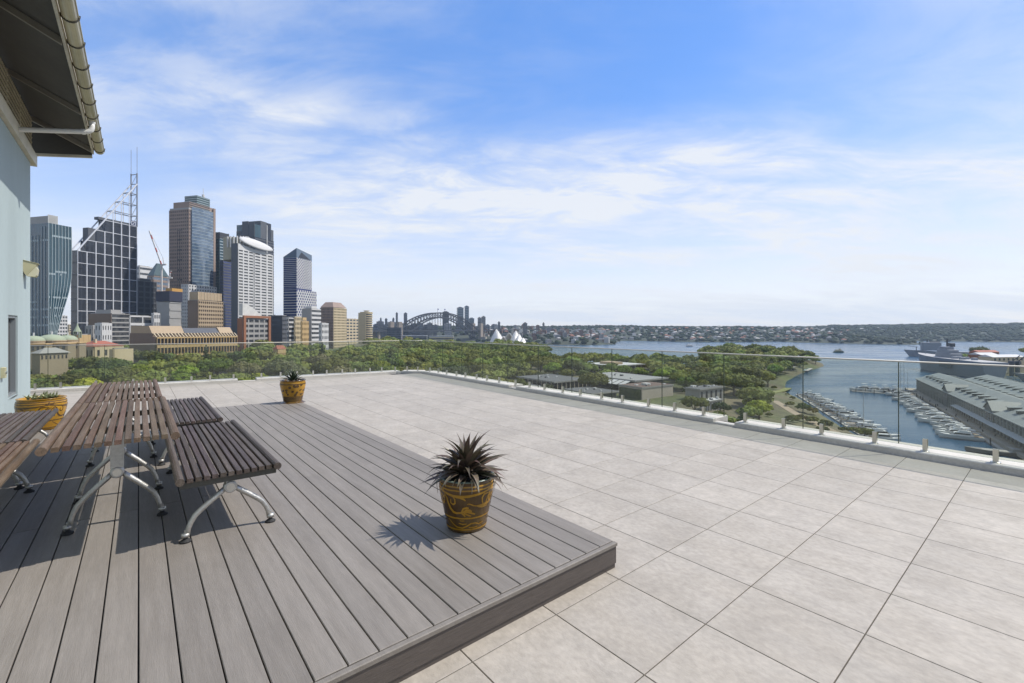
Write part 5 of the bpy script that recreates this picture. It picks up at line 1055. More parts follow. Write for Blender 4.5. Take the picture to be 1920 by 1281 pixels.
# ================================================================== GALLERY, MARINA, WHARF, SHIPS
GA = R(34)
def pavilion(label, xl, xc, xr, Y, yt, wm, rm, base=-49, ang=GA, over=1.0, th=0.7, gm=None, name='gallery_pavilion', cols=0, grp='gallery pavilions beyond the balustrade'):
    t = Tw(name, label, xl, xc, xr, Y, base=base, cat='building', group=grp, ang=ang); z = t.z(yt)
    MB().box(0, t.W, 0, t.D, 0, z-th-0.01).obj('wall', gm or wm, t.o); MB().box(-over, t.W+over, -over, t.D+over, z-th, z).obj('roof', rm, t.o)
    rp = random.Random(int(xc)); 
    for k in range(6 if t.W > 14 else 2):
        x, y, a, b, c = t.W*rp.uniform(0.1, 0.85), t.D*rp.uniform(0.1, 0.85), rp.uniform(0.6, 2.2), rp.uniform(0.6, 2.2), rp.uniform(0.4, 1.3); MB().cham(x, x+a, y, y+b, z+0.005, z+c, 0.05).obj('roof_vent', c_white if k % 3 else c_dgrey, t.o)
    MB().box(-over-0.06, t.W+over+0.06, -over-0.06, -over-0.001, z-th-0.1, z+0.25).obj('parapet', c_grey, t.o); MB().box(-over-0.06, -over-0.001, -over-0.001, t.D+over, z-th-0.1, z+0.25).obj('parapet', c_grey, t.o)
    if cols:
        for k in range(cols): x = t.W*(k+0.5)/cols; MB().box(x-0.25, x+0.25, -over*0.7, -over*0.7+0.5, 0, z-th-0.01).obj('column', wm, t.o); 
        for k in range(cols): y = t.D*(k+0.5)/cols; MB().box(-over*0.7, -over*0.7+0.5, y-0.25, y+0.25, 0, z-th-0.01).obj('column', wm, t.o)
    return t, z
r_dark = bmat('dark_roof_membrane', (0.115, 0.115, 0.115), 0.85); r_grey = bmat('grey_roof_membrane', (0.28, 0.275, 0.265), 0.8); r_brn = bmat('brown_roof_deck', (0.13, 0.085, 0.065), 0.85); w_bei = bmat('pale_rammed_wall', (0.44, 0.38, 0.31), 0.85); g_green = mat('planted_wall', (0.06, 0.075, 0.03), 0.9, n1=0.5, s1=0.4)
t, z = pavilion('pale walled gallery box with brown roof terrace', 1160, 1204, 1262, 308, 727, w_bei, r_brn, over=0.25)
MB().box(-0.6, -0.01, 1, t.D-1, 0, z-1.5).obj('hedge', g_green, t.o); MB().box(t.W*0.35, t.W*0.5, t.D*0.3, t.D*0.5, z+0.01, z+1.4).obj('roof_light', c_white, t.o)
t, z = pavilion('broad flat grey roof with white serrated eaves', 1098, 1190, 1243, 345, 713, c_char, r_grey, over=3.0, th=0.9, gm=g_win, cols=6)
for k in range(9): y = t.D*(k+0.2)/9; MB().yprism([(-12, z-3.2), (-3.05, z-0.9), (-3.05, z-0.5), (-12, z-3.0)], y, y+t.D/9*0.8).obj('eave_blade', c_white, t.o)
pavilion('dark flat roofed wing in front of the gallery', 1058, 1110, 1156, 292, 738, c_char, r_dark, over=1.2, gm=g_win)
pavilion('long dark roofed colonnade at the gallery left', 972, 1040, 1102, 335, 716, w_bei, r_dark, over=1.5, gm=g_dark, cols=8)
pavilion('second dark roofed range left of the colonnade', 935, 985, 1030, 322, 730, c_grey, r_dark, over=1.2, gm=g_dark, cols=5)
t, z = pavilion('stepped concrete gallery among the trees', 1098, 1150, 1206, 440, 686, c_grey, c_white, base=-44, over=1.5, gm=g_dark, cols=5)
MB().box(-1, t.W+1, -1.2, t.D, z-5.2, z-4.2).obj('floor_slab', c_cream, t.o); MB().box(t.W*0.2, t.W*0.5, t.D*0.2, t.D*0.7, z+0.01, z+2.5).obj('roof_plant', c_tan, t.o)
t, z = pavilion('low grey range with dark roof right of the pale box', 1285, 1312, 1356, 300, 730, c_grey, r_dark, over=0.8, gm=c_grey)
for k in range(5): MB().box(t.W*(k+0.25)/5, t.W*(k+0.6)/5, -0.12, -0.005, 1.5, z-2.0).obj('window', g_win, t.o)
pavilion('white canopy in front of the low grey range', 1312, 1330, 1354, 268, 752, c_white, c_white, over=0.6, th=0.5, gm=c_grey, cols=3)
# slope of the near shore: path and steps
m_path = mat('gravel_path', (0.34, 0.27, 0.19), 0.95, n1=0.15, s1=0.2)
def ribbon(name, pts, w, mt, dz=0.3, kind='structure', th=0.4):
    mb = MB(); vs = []
    for i, p in enumerate(pts):
        a, b = Vector(pts[max(i-1, 0)]), Vector(pts[min(i+1, len(pts)-1)]); d = (b-a); n = Vector((-d.y, d.x, 0)).normalized()*w/2; p = Vector(p)
        vs += [p-n+Vector((0, 0, dz)), p+n+Vector((0, 0, dz)), p+n-Vector((0, 0, th)), p-n-Vector((0, 0, th))]
    fs = [(0, 1, 2, 3)[::-1], tuple(4*(len(pts)-1)+k for k in range(4))]
    for i in range(len(pts)-1):
        for k in range(4): fs.append((4*i+k, 4*i+4+k, 4*i+4+(k+1) % 4, 4*i+(k+1) % 4))
    mb.add(vs, [f[::-1] for f in fs]); return tag(mb.obj(name, mt), kind=kind)
def gp(px, py, zz=None):
    """point on the ground seen at pixel"""
    z = WZ+6
    for _ in range(12): q = G(px, py, z); z = ground_z(q.x, q.y)
    return (q.x, q.y, z)
ribbon('shore_path', [gp(1452, 752), gp(1490, 775), gp(1540, 800), gp(1590, 822), gp(1630, 838)], 5, m_path)
ribbon('park_path', [gp(1440, 738), gp(1465, 733), gp(1478, 728)], 6, mat('lawn_edge', (0.20, 0.21, 0.07), 0.95), 0.35)
# docks
m_dock = mat('pale_dock', (0.40, 0.375, 0.33), 0.85, n1=0.12, s1=0.3); m_pile = mat('dark_pile', (0.035, 0.033, 0.03), 0.8); m_prom = mat('promenade_boards', (0.36, 0.315, 0.25), 0.85, n1=0.12, s1=0.3)
PIL = MB().lathe([(0.28, -3), (0.28, 3.2), (0.05, 3.7)], 8).mesh('pile', m_pile)
def dock(name, label, a, b, w, piles, mt=m_dock, h=0.7):
    a, b = Vector(a), Vector(b); d = (b-a); ln = d.length; rz = math.atan2(d.y, d.x); o = empty(name, (a.x, a.y, WZ), rz, label, 'dock', 'docks of the marina')
    MB().cham(0, ln, -w/2, w/2, -0.6, h, 0.08).obj('deck', mt, o)
    for k in range(piles): inst('pile', PIL, o, (ln*(k+0.5)/piles, (w/2+0.35)*(1 if k % 2 else -1), 0))
    return o, d.normalized(), ln
LA, LB = G(1495, 741, WZ), G(1642, 834, WZ); CA0, CA1 = G(1703, 739, WZ), G(1884, 846, WZ)
_, dl, lnl = dock('floating_dock', 'long floating dock along the near left shore', LA, LB, 2.6, 9)
_, dc_, lnc = dock('floating_dock', 'floating dock with boats between the channel and the promenade', CA0, CA1, 2.8, 9)
dock('floating_dock', 'pontoon head stretching left into the channel', G(1597, 734, WZ), G(1703, 742, WZ), 3.0, 6)
dock('promenade', 'broad timber promenade beside the grey wharf building', G(1706, 733, WZ), G(1912, 842, WZ), 7.5, 22, m_prom, 2.6)
# boats
m_gel = mat('white_gelcoat', (0.62, 0.61, 0.57), 0.25, rand=0.10); m_navy = mat('navy_gelcoat', (0.03, 0.04, 0.07), 0.25); m_teak = mat('teak_deck', (0.30, 0.22, 0.14), 0.7); m_bglass = mat('boat_glass', (0.015, 0.017, 0.02), 0.08); m_canv = mat('boat_canvas', (0.10, 0.12, 0.15), 0.8, rand=0.5); m_spar = mat('spar', (0.40, 0.39, 0.36), 0.5)
def hull_mesh(L, Bm, H, mt):
    st = [(-0.5, 0.82, 0.92), (-0.3, 0.98, 0.94), (0.0, 1.0, 0.98), (0.22, 0.86, 1.06), (0.38, 0.52, 1.16), (0.5, 0.03, 1.28)]; vs = []
    for x, w, h in st:
        for yy, zz in ((-1, 1), (-0.86, 0.25), (-0.4, -0.4), (0.4, -0.4), (0.86, 0.25), (1, 1)): vs.append((x*L-(0.06*L if zz < 0 and x == 0.5 else 0), yy*w*Bm/2, zz*h*H if zz > 0 else zz*H))
    fs = [(5, 4, 3, 2, 1, 0)[::-1]]
    for i in range(5):
        for k in range(5): fs.append((i*6+k, i*6+k+1, i*6+7+k, i*6+6+k))
        fs.append((i*6+5, i*6, i*6+6, i*6+11))
    return MB().add(vs, fs).mesh('hull', mt)
def cabin_mesh(L, Bm, z, fl):
    mb = MB(); w = Bm*0.36
    mb.add([(-0.28*L, -w, z), (0.26*L, -w*0.7, z), (0.26*L, w*0.7, z), (-0.28*L, w, z), (-0.24*L, -w*0.9, z+1.5), (0.12*L, -w*0.7, z+1.5), (0.12*L, w*0.7, z+1.5), (-0.24*L, w*0.9, z+1.5)], [(0, 1, 5, 4), (1, 2, 6, 5), (2, 3, 7, 6), (3, 0, 4, 7), (4, 5, 6, 7)])
    if fl: mb.add([(-0.22*L, -w*0.75, z+1.5), (0.06*L, -w*0.6, z+1.5), (0.06*L, w*0.6, z+1.5), (-0.22*L, w*0.75, z+1.5), (-0.22*L, -w*0.75, z+2.2), (0.02*L, -w*0.55, z+2.2), (0.02*L, w*0.55, z+2.2), (-0.22*L, w*0.75, z+2.2)], [(0, 1, 5, 4), (1, 2, 6, 5), (2, 3, 7, 6), (3, 0, 4, 7), (4, 5, 6, 7)]); mb.box(-0.2*L, 0.0, -w*0.7, w*0.7, z+3.6, z+3.75)
    if fl:
        for sx_ in (-0.19*L, -0.02*L):
            for sy_ in (-w*0.62, w*0.62): mb.box(sx_-0.06, sx_+0.06, sy_-0.06, sy_+0.06, z+2.2, z+3.6)
    return mb.mesh('cabin', m_gel)
def winband(L, Bm, z):
    mb = MB(); w = Bm*0.36
    for sg in (-1, 1): mb.add([(-0.2*L, sg*(w*0.965), z+0.62), (0.17*L, sg*(w*0.72), z+0.62), (0.135*L, sg*(w*0.71), z+1.2), (-0.2*L, sg*(w*0.945), z+1.2), (-0.2*L, sg*(w*0.8), z+0.62), (0.17*L, sg*(w*0.6), z+0.62), (0.135*L, sg*(w*0.6), z+1.2), (-0.2*L, sg*(w*0.8), z+1.2)], [(0, 1, 2, 3), (3, 2, 1, 0)])
    mb.add([(0.245*L, -w*0.62, z+0.3), (0.245*L, w*0.62, z+0.3), (0.16*L, w*0.6, z+1.25), (0.16*L, -w*0.6, z+1.25)], [(0, 1, 2, 3)]); return mb.mesh('window_band', m_bglass)
BV = []
for L_, B_, H_, fl, mh in ((13, 4.2, 1.5, True, m_gel), (11, 3.6, 1.3, False, m_gel), (15.5, 4.6, 1.7, True, m_gel), (9.5, 3.2, 1.1, False, m_gel), (14, 4.2, 1.5, True, m_navy)):
    BV.append((L_, [('hull', hull_mesh(L_, B_, H_, mh)), ('cabin', cabin_mesh(L_, B_, H_*0.98, fl)), ('window_band', winband(L_, B_, H_*0.98)), ('cockpit', MB().box(-0.47*L_, -0.29*L_, -B_*0.34, B_*0.34, H_*0.93, H_*0.99).mesh('cockpit', m_teak)), ('canopy', MB().cham(-0.44*L_, -0.24*L_, -B_*0.33, B_*0.33, H_+1.55, H_+1.75, 0.1).mesh('canopy', m_canv)), ('bow_rail', MB().tube([(0.2*L_, -B_*0.40, H_*1.05+0.55), (0.38*L_, -B_*0.24, H_*1.15+0.6), (0.49*L_, 0, H_*1.27+0.6), (0.38*L_, B_*0.24, H_*1.15+0.6), (0.2*L_, B_*0.40, H_*1.05+0.55)], 0.05, 5).mesh('bow_rail', m_spar))]))
L_ = 12.5; BV.append((L_, [('hull', hull_mesh(L_, 3.7, 1.2, m_gel)), ('cabin', MB().add([(-0.1*L_, -1.0, 1.2), (0.24*L_, -0.6, 1.25), (0.24*L_, 0.6, 1.25), (-0.1*L_, 1.0, 1.2), (-0.1*L_, -0.85, 1.85), (0.16*L_, -0.5, 1.7), (0.16*L_, 0.5, 1.7), (-0.1*L_, 0.85, 1.85)], [(0, 1, 5, 4), (1, 2, 6, 5), (2, 3, 7, 6), (3, 0, 4, 7), (4, 5, 6, 7)]).mesh('cabin', m_gel)), ('mast', MB().tube([(0.08*L_, 0, 1.2), (0.08*L_, 0, 19)], [0.13, 0.08], 6).mesh('mast', m_spar)), ('boom', MB().tube([(0.08*L_, 0, 3.0), (-0.36*L_, 0, 3.1)], [0.22, 0.2], 6).mesh('boom', m_canv)), ('spreader', MB().bar((0.08*L_, -1.1, 10), (0.08*L_, 1.1, 10), 0.08).mesh('spreader', m_spar)), ('cockpit', MB().box(-0.45*L_, -0.12*L_, -1.1, 1.1, 1.05, 1.16).mesh('cockpit', m_teak))]))
KN = ['white flybridge cruiser', 'white open motor boat', 'large white flybridge yacht', 'small white motor boat', 'dark-hulled flybridge cruiser', 'white sailing yacht with tall mast']
def boat(vi, x, y, rz, where, s=1.0, label=None):
    o = empty('moored_boat', (x, y, WZ+0.12), rz, label or f'{KN[vi]} {where}', 'boat', 'boats moored in the marina'); o.scale = (s, s, s)
    for n, me in BV[vi][1]: inst(n, me, o)
    return o
rb = random.Random(17)
seq = [1, 0, 3, 1, 2, 0, 1, 3, 0, 1, 0, 4, 1, 0, 3, 1, 0, 5, 1, 0, 3, 0, 1]
pr_ = Vector((-dl.y, dl.x, 0))                                # towards the channel
if pr_.x < 0: pr_ = -pr_
for k, vi in enumerate(seq):
    s = lnl*(0.03+0.95*k/len(seq)); L2 = BV[vi][0]; p = Vector(LA)+dl*s+pr_*(1.8+L2/2)
    boat(vi, p.x, p.y, math.atan2(pr_.y, pr_.x)+rb.uniform(-0.05, 0.05), 'on the near left dock '+('close to its far end' if k < 8 else 'midway along it' if k < 15 else 'near its shore end'), rb.uniform(1.15, 1.35))
seq = [0, 2, 1, 4, 0, 2, 1, 0, 2, 0, 2, 5, 0, 2, 1, 0, 2, 0, 2, 0, 1, 2, 0, 2, 2]
pl_ = Vector((-dc_.y, dc_.x, 0)); pl_ = pl_ if pl_.x < 0 else -pl_
for k, vi in enumerate(seq):
    s = lnc*(0.05+0.89*k/len(seq)); L2 = BV[vi][0]; sc = rb.uniform(1.0, 1.2); p = Vector(CA0)+dc_*s+pl_*(2+L2*sc/2)
    boat(vi, p.x, p.y, math.atan2(pl_.y, pl_.x)+rb.uniform(-0.05, 0.05), 'on the dock by the promenade '+('towards the pontoon head' if k < 9 else 'halfway along' if k < 17 else 'at the near end'), sc)
for k in range(4): q = G(1625+k*20, 735+k*1.6, WZ); boat([2, 0, 2, 4][k], q.x, q.y+6, 2.9+0.1*k, ['behind the pontoon head, first from its tip', 'behind the pontoon head, second from its tip', 'behind the pontoon head, third from its tip', 'behind the pontoon head, nearest the promenade'][k], 1.35)
for px_, py_ in ((1686, 741), (1692, 742), (1698, 740)):
    q = G(px_, py_, WZ); boat(5, q.x, q.y-4, 2.7, 'beside the pontoon head', 1.6 if px_ < 1695 else 1.2)
# old grey hulk at the near end
q = G(1868, 852, WZ); o = empty('barge', (q.x, q.y, WZ), math.atan2(pl_.y, pl_.x), 'broad grey flat-decked boat at the near dock end', 'boat'); inst('hull', hull_mesh(22, 6, 1.9, mat('grey_hull', (0.16, 0.15, 0.13), 0.7)), o); MB().cham(-9.5, 5, -2.3, 2.3, 1.85, 2.05, 0.05).obj('deck', mat('grey_deck', (0.30, 0.29, 0.26), 0.8), o); MB().cham(-9, -5, -1.6, 1.6, 2.06, 3.6, 0.2).obj('wheelhouse', c_grey, o)
# finger wharf
WR = R(57); wo = Vector((230, 192, WZ)); o = empty('wharf_building', wo, WR, 'long grey timber wharf building with dormered roof beside the marina', 'building'); WL, WW, WH = 282.0, 63.0, 13.6
w_tim = mat('grey_weatherboard', (0.15, 0.155, 0.145), 0.75, n1=0.12, s1=0.3, stretch=(1, 1, 6)); w_roof = mat('pale_green_grey_roof', (0.205, 0.222, 0.208), 0.6, n1=0.16, s1=0.12, n2=0.06, s2=1.5); w_base = mat('wharf_piles_dark', (0.05, 0.048, 0.042), 0.9); w_trim = mat('wharf_trim', (0.33, 0.34, 0.32), 0.7)
MB().box(0, WL+6, -WW-4, 5.5, 0.9, 2.4).obj('wharf_deck', m_prom, o)
mb = MB(); 
for k in range(48): mb.box(k*6-0.3, k*6+0.3, 4.2, 4.8, -3, 0.89)
mb.obj('wharf_pile', w_base, o)
MB().box(0, WL, -WW, 0, 2.41, WH).obj('wall', w_tim, o)
RP = [(0.9, WH-0.2), (-15.5, WH+6.2), (-31.5, WH+1.0), (-47.5, WH+6.2), (-WW-0.9, WH-0.2), (-WW-0.9, WH-0.6), (-31.5, WH+0.3), (0.9, WH-0.6)]
MB().xprism(RP, -1, WL+1).obj('roof', w_roof, o)
for k in range(54):
    x = 2.6+k*5.2
    if x > WL-2: break
    wn = empty('window', (x, 0, 0)); wn.parent = o
    mb = MB(); mb.box(-1.3, 1.3, 0.002, 0.12, 8.6, 12.6); mb.obj('pane', g_win, wn)
    mb = MB(); mb.box(-1.5, -1.3, 0.003, 0.3, 8.4, 12.8); mb.box(1.3, 1.5, 0.003, 0.3, 8.4, 12.8); mb.box(-0.08, 0.08, 0.121, 0.28, 8.6, 12.6); mb.box(-1.3, 1.3, 0.121, 0.27, 10.5, 10.7); mb.obj('frame', w_trim, wn)
    MB().box(x-1.4, x+1.4, 0.002, 0.10, 3.0, 6.2).obj('ground_window', g_win, o)
    MB().box(x+2.3, x+2.7, 0.001, 0.5, 2.42, WH-0.7).obj('wall_post', w_trim, o)
MB().xprism([(0.001, 7.6), (3.6, 6.9), (3.6, 7.1), (0.001, 7.9)], 0, WL*0.52).obj('awning', mat('pale_awning', (0.45, 0.45, 0.43), 0.6), o)
MB().box(-1, WL+1, 0.9, 1.15, WH-0.75, WH-0.15).obj('gutter', w_trim, o)
def dormer(x, y, s):
    d = empty('dormer', (x, y, 0)); d.parent = o; zb = WH+6.2*(1-abs(((-y) % 31.5)-15.5)/15.5)-0.8
    sgn = 1 if ((-y) % 31.5) < 15.5 else -1
    MB().xprism([(sgn*1.6, zb-0.5), (sgn*1.6, zb+1.9), (-sgn*2.8, zb+2.3), (-sgn*2.8, zb-0.5)], -1.5*s, 1.5*s).obj('dormer_body', w_tim, d)
    MB().xprism([(sgn*2.1, zb+1.85), (sgn*2.1, zb+2.05), (-sgn*3.2, zb+2.55), (-sgn*3.2, zb+2.3)], -1.9*s, 1.9*s).obj('dormer_roof', w_roof, d)
    MB().box(-1.1*s, 1.1*s, sgn*1.6 if sgn > 0 else -1.72, 1.72 if sgn > 0 else -1.6, zb+0.3, zb+1.6).obj('dormer_window', g_win, d)
for k in range(22):
    for j, y in enumerate((-6.5, -24.0, -38.5, -56)): dormer(7+k*12.6+(6 if j % 2 else 0), y, 1.0+0.3*(j == 0))
for k in range(8): MB().box(10+k*34, 10.5+k*34, -31, -1, WH+0.02, WH+0.03).obj('roof_seam', w_trim, o) if False else None
for xc_ in (WL*0.28, WL*0.62):     # cross gables marking the sections
    MB().yprism([(xc_-7, 2.42), (xc_+7, 2.42), (xc_+7, WH+1), (xc_, WH+5), (xc_-7, WH+1)], -8, 0.6).obj('cross_gable', w_tim, o); MB().yprism([(xc_-8, WH+0.6), (xc_, WH+5.15), (xc_+8, WH+0.6), (xc_+8, WH+1.0), (xc_, WH+5.7), (xc_-8, WH+1.0)], -12, 1.2).obj('gable_roof', w_roof, o)
    for dx in (-4, 0, 4): MB().box(xc_+dx-1.1, xc_+dx+1.1, 0.601, 0.7, 8.6, 12.6).obj('gable_window', g_win, o)
MB().box(WL+1.01, WL+9, -22, -2, 2.41, WH-3).obj('end_block', g_green, o)
# warships
s_grey = mat('warship_grey', (0.20, 0.215, 0.235), 0.6, n1=0.06, s1=0.05); s_deck = mat('warship_deck', (0.36, 0.355, 0.34), 0.8, n1=0.08, s1=0.1); s_drk = mat('warship_dark', (0.045, 0.05, 0.055), 0.6)
def ship(label, bow, stern_dir, L, Bm, Hb, Hs, name='warship'):
    d = Vector(stern_dir).normalized(); o = empty(name, (bow[0], bow[1], WZ), math.atan2(-d.y, -d.x), label, 'ship', 'grey naval ships at the island wharf')
    st = [(0, 0.02, Hb, 7), (-0.05, 0.30, Hb*0.98, 3), (-0.14, 0.66, Hb*0.95, 0), (-0.28, 0.95, Hb*0.91, 0), (-0.45, 1, Hs, 0), (-1.0, 0.92, Hs, 0)]; vs = []
    for x, w, h, rk in st: vs += [(x*L, -w*Bm/2, h), (x*L-rk*1.5, -w*Bm/2*0.55-0.2, -1), (x*L-rk*1.5, w*Bm/2*0.55+0.2, -1), (x*L, w*Bm/2, h)]
    fs = [tuple(20+k for k in (3, 2, 1, 0))]
    for i in range(5):
        for k in range(3): fs.append((4*i+k, 4*i+k+1, 4*i+5+k, 4*i+4+k))
    mb = MB(); mb.add(vs, [f[::-1] for f in fs]); mb.obj('hull', s_grey, o)
    mb = MB(); mb.add([(x*L, sg*w*Bm/2*0.995, h-0.02) for x, w, h, rk in st for sg in (-1, 1)], [(2*i, 2*i+1, 2*i+3, 2*i+2) for i in range(5)]); mb.obj('weather_deck', s_deck, o)
    return o
bw1 = G(1722, 690, WZ); o = ship('large grey naval ship with pale deck behind the wharf roof', (bw1.x, bw1.y), (-0.352, -0.936, 0), 185, 27, 24, 21)
for a, b, w, z0_, z1_ in ((-0.30, -0.52, 0.42, 21, 27), (-0.32, -0.49, 0.36, 27.01, 32), (-0.35, -0.45, 0.28, 32.01, 36)): MB().cham(b*185, a*185, -w*27*0.9, w*27*0.2, z0_, z1_, 0.5).obj('superstructure', s_grey, o)
MB().bar((-0.38*185, -5, 36), (-0.38*185, -5, 47), 1.6).obj('mast', s_drk, o); MB().bar((-0.38*185, -8, 43), (-0.38*185, -2, 43), 0.6).obj('yard', s_drk, o); MB().lathe([(2.4, 32), (2.8, 34), (0.4, 37)], 10, cx=-0.43*185, cy=-3).obj('radome', s_deck, o)
MB().cham(-0.44*185, -0.40*185, -9, -4, 36.01, 41, 0.5).obj('funnel', s_drk, o); MB().box(-0.66*185, -0.50*185, 13.4, 13.62, 9, 17).obj('side_port', s_drk, o)
for k in range(5): MB().cham(-0.56*185-k*9, -0.56*185-k*9+5, -6+k % 2*8, -1+k % 2*8, 21.01, 24, 0.3).obj('deck_house', s_grey, o)
MB().bar((-0.12*185, 0, 23), (-0.12*185, 0, 29), 0.5).obj('jackstaff', s_grey, o)
bw2 = G(1694, 668, WZ); o = ship('second grey naval ship with tall deckhouse farther off', (bw2.x, bw2.y), (0.85, -0.5, 0), 120, 18, 15, 12)
MB().cham(-62, -30, -7, 7, 14, 32, 1.0).obj('superstructure', s_grey, o); MB().bar((-40, 0, 32), (-40, 0, 37), 2.0).obj('mast', s_drk, o); MB().cham(-60, -44, -5, 5, 32.01, 34, 0.5).obj('bridge_top', s_drk, o); MB().bar((-22, 0, 14), (-22, 0, 22), 1.2).obj('deck_crane', s_drk, o); MB().bar((-24, 0, 21), (-8, 0, 23), 0.9).obj('crane_arm', s_drk, o)
bw3 = G(1893, 713, WZ); o = ship('dark grey patrol ship at the right frame edge', (bw3.x+4, bw3.y), (0.5, -0.86, 0), 70, 11, 9, 8); MB().cham(-42, -22, -4, 4, 8.6, 14, 0.5).obj('superstructure', s_grey, o)
# island buildings
def shed(label, xl, xr, yt, Y, wm, rm, h, dep):
    a, b = P(xl, yt, Y), P(xr, yt, Y); w = b.x-a.x; o = empty('dockyard_shed', ((a.x+b.x)/2, Y, WZ), 0.15, label, 'building', 'dockyard buildings on the island'); z = a.z-WZ; block((a.x+b.x)/2, Y, w*0.6)
    MB().box(-w/2, w/2, -dep/2, dep/2, 0, z).obj('wall', wm, o); MB().xprism([(-dep/2-0.6, z), (0, z+h), (dep/2+0.6, z)], -w/2-0.6, w/2+0.6).obj('roof', rm, o); n = int(w/7)
    for k in range(n): MB().box(-w/2+w*(k+0.3)/n, -w/2+w*(k+0.7)/n, -dep/2-0.1, -dep/2-0.005, z-4.5, z-1.5).obj('window', g_win, o)
shed('orange brick dockyard shed behind the large naval ship', 1824, 1862, 665, 640, c_orange, c_white, 3, 16); shed('cream long dockyard shed with pale roof', 1842, 1912, 669, 600, c_cream, c_white, 3, 16); shed('low orange roofed store on the island', 1822, 1868, 660, 760, c_orange, c_terra, 3, 14); shed('cream quay store nearest the ship stern', 1853, 1880, 697, 545, c_cream, c_white, 1.5, 10)
for px_ in (1897, 1908): p = P(px_, 690, 560); o = empty('dock_crane', (p.x, 560, WZ+2), 0.3, 'dark dock crane '+('left of the pair' if px_ < 1900 else 'right of the pair')+' by the cream shed', 'crane'); MB().box(-1.6, 1.6, -1.6, 1.6, 0, 15).obj('pedestal', s_drk, o); MB().cham(-2.4, 2.4, -2.4, 2.4, 15.01, 19, 0.4).obj('cab', s_drk, o); MB().bar((0, 0, 18), (3, -6, 26), 1.0).obj('jib', s_drk, o)
# harbour traffic
m_foam = mat('wake_foam', (0.65, 0.67, 0.68), 0.7, n1=0.15, s1=0.3)
def vessel(label, px_, py_, L2, rz, wake, hullm, topm):
    q = G(px_, py_, WZ); o = empty('ferry', (q.x, q.y, WZ), rz, label, 'ferry', 'ferries under way'); inst('hull', hull_mesh(L2, L2*0.26, 2.4, hullm), o)
    MB().cham(-0.40*L2, 0.30*L2, -L2*0.1, L2*0.1, 2.3, 5.2, 0.3).obj('saloon', topm, o); MB().cham(-0.28*L2, 0.18*L2, -L2*0.085, L2*0.085, 5.21, 7.6, 0.3).obj('upper_deck', topm, o); MB().cham(0.02*L2, 0.14*L2, -L2*0.05, L2*0.05, 7.61, 9.6, 0.2).obj('wheelhouse', topm, o); MB().box(-0.36*L2, 0.27*L2, -L2*0.101, L2*0.101, 3.4, 4.4).obj('window_band', m_bglass, o)
    MB().add([(-0.5*L2, -2, 0.1), (-0.5*L2, 2, 0.1), (-0.5*L2-wake, 5, 0.08), (-0.5*L2-wake, -5, 0.08), (-0.5*L2, -2, -0.3), (-0.5*L2, 2, -0.3), (-0.5*L2-wake, 5, -0.3), (-0.5*L2-wake, -5, -0.3)], [(0, 1, 2, 3), (0, 3, 2, 1), (0, 4, 5, 1), (2, 6, 7, 3)]).obj('wake', m_foam, o)
vessel('dark green ferry crossing the harbour with pale wake', 1573, 661, 30, 0.12, 70, mat('ferry_green', (0.05, 0.09, 0.05), 0.5), mat('ferry_cream', (0.22, 0.21, 0.13), 0.6))
vessel('white motor cruiser with wake far out on the water', 1292, 650, 26, math.pi+0.1, 75, m_gel, m_gel)
# floating pool at the wooded point
q = G(1512, 696, WZ); o = empty('harbour_pool', (q.x, q.y+8, WZ), R(50), 'harbour swimming pool on piles by the wooded point', 'pool')
MB().box(-26, 26, -9, 9, 1.2, 2.2).obj('deck', m_dock, o); MB().box(-24, 24, -5, 5, 2.201, 2.28).obj('pool_water', mat('pool_water', (0.10, 0.33, 0.42), 0.1), o); MB().box(-26, 26, 9.01, 12, 1.2, 5.4).obj('pavilion', c_grey, o)
for k in range(10): inst('pile', PIL, o, (-25+k*5.5, -8.6, -1.5))
# scatter the park wood
rt = random.Random(21); cand = []
def clear_of_water(xs, ys): return sdist(MAIN, np.array(xs), np.array(ys))
NX = 11500
ys = np.array([rt.uniform(55, 1420) for _ in range(NX)]); xs = np.array([rt.uniform(-1.5, 0.66) if rt.random() < 0.93 else rt.uniform(0.66, 1.0) for _ in range(NX)])*ys
D = clear_of_water(xs, ys); Dm = D
for x, y, d in zip(xs, ys, D):
    if d < 7: continue
    px = 960+F*x/y
    pen = x > 150 and y > 430                              # wooded point
    if px > 1290 and 205 < y < 240: continue
    if px > 1425 and 115 < y < 420: continue
    if 990 < px < 1290 and 215 < y < 300: continue
    if math.hypot(x, y) < 45: continue
    city = (px < 690 and y > 470+0.25*max(0, px-250)) or (px < 250 and y > 400)
    if city and y > 640: continue
    if city and rt.random() < 0.75: continue
    if y > 1000 and px < 930: continue
    if y > 1250 and rt.random() < 0.5: continue
    if y < 400 and 905 < px < 1290 and rt.random() < 0.35: continue
    if 1025 < px < 1318 and y > 590: continue
    k = rt.random()
    if y < 400 and px < 560: vi = 1 if k < 0.3 else 2 if k < 0.5 else 0 if k < 0.8 else 3
    elif pen: vi = 2 if k < 0.12 else 0 if k < 0.40 else 3 if k < 0.60 else 7 if k < 0.8 else 4 if k < 0.93 else 5
    else: vi = [0, 1, 3, 7, 2, 2, 6, 4][min(7, int(k*8.3))] if k < 0.96 else 5
    sc = rt.uniform(0.72, 1.45)
    if y < 330: sc *= 0.85
    if free(x, y, VAR[vi][3]*sc): cand.append((x, y, vi, sc))
def gz_many(pts):
    X, Y = np.array([p[0] for p in pts]), np.array([p[1] for p in pts]); D = sdist(MAIN, X, Y); return np.minimum(D*0.5, 2.5)+h_main(X, Y, D)+WZ
GZ = gz_many(cand)
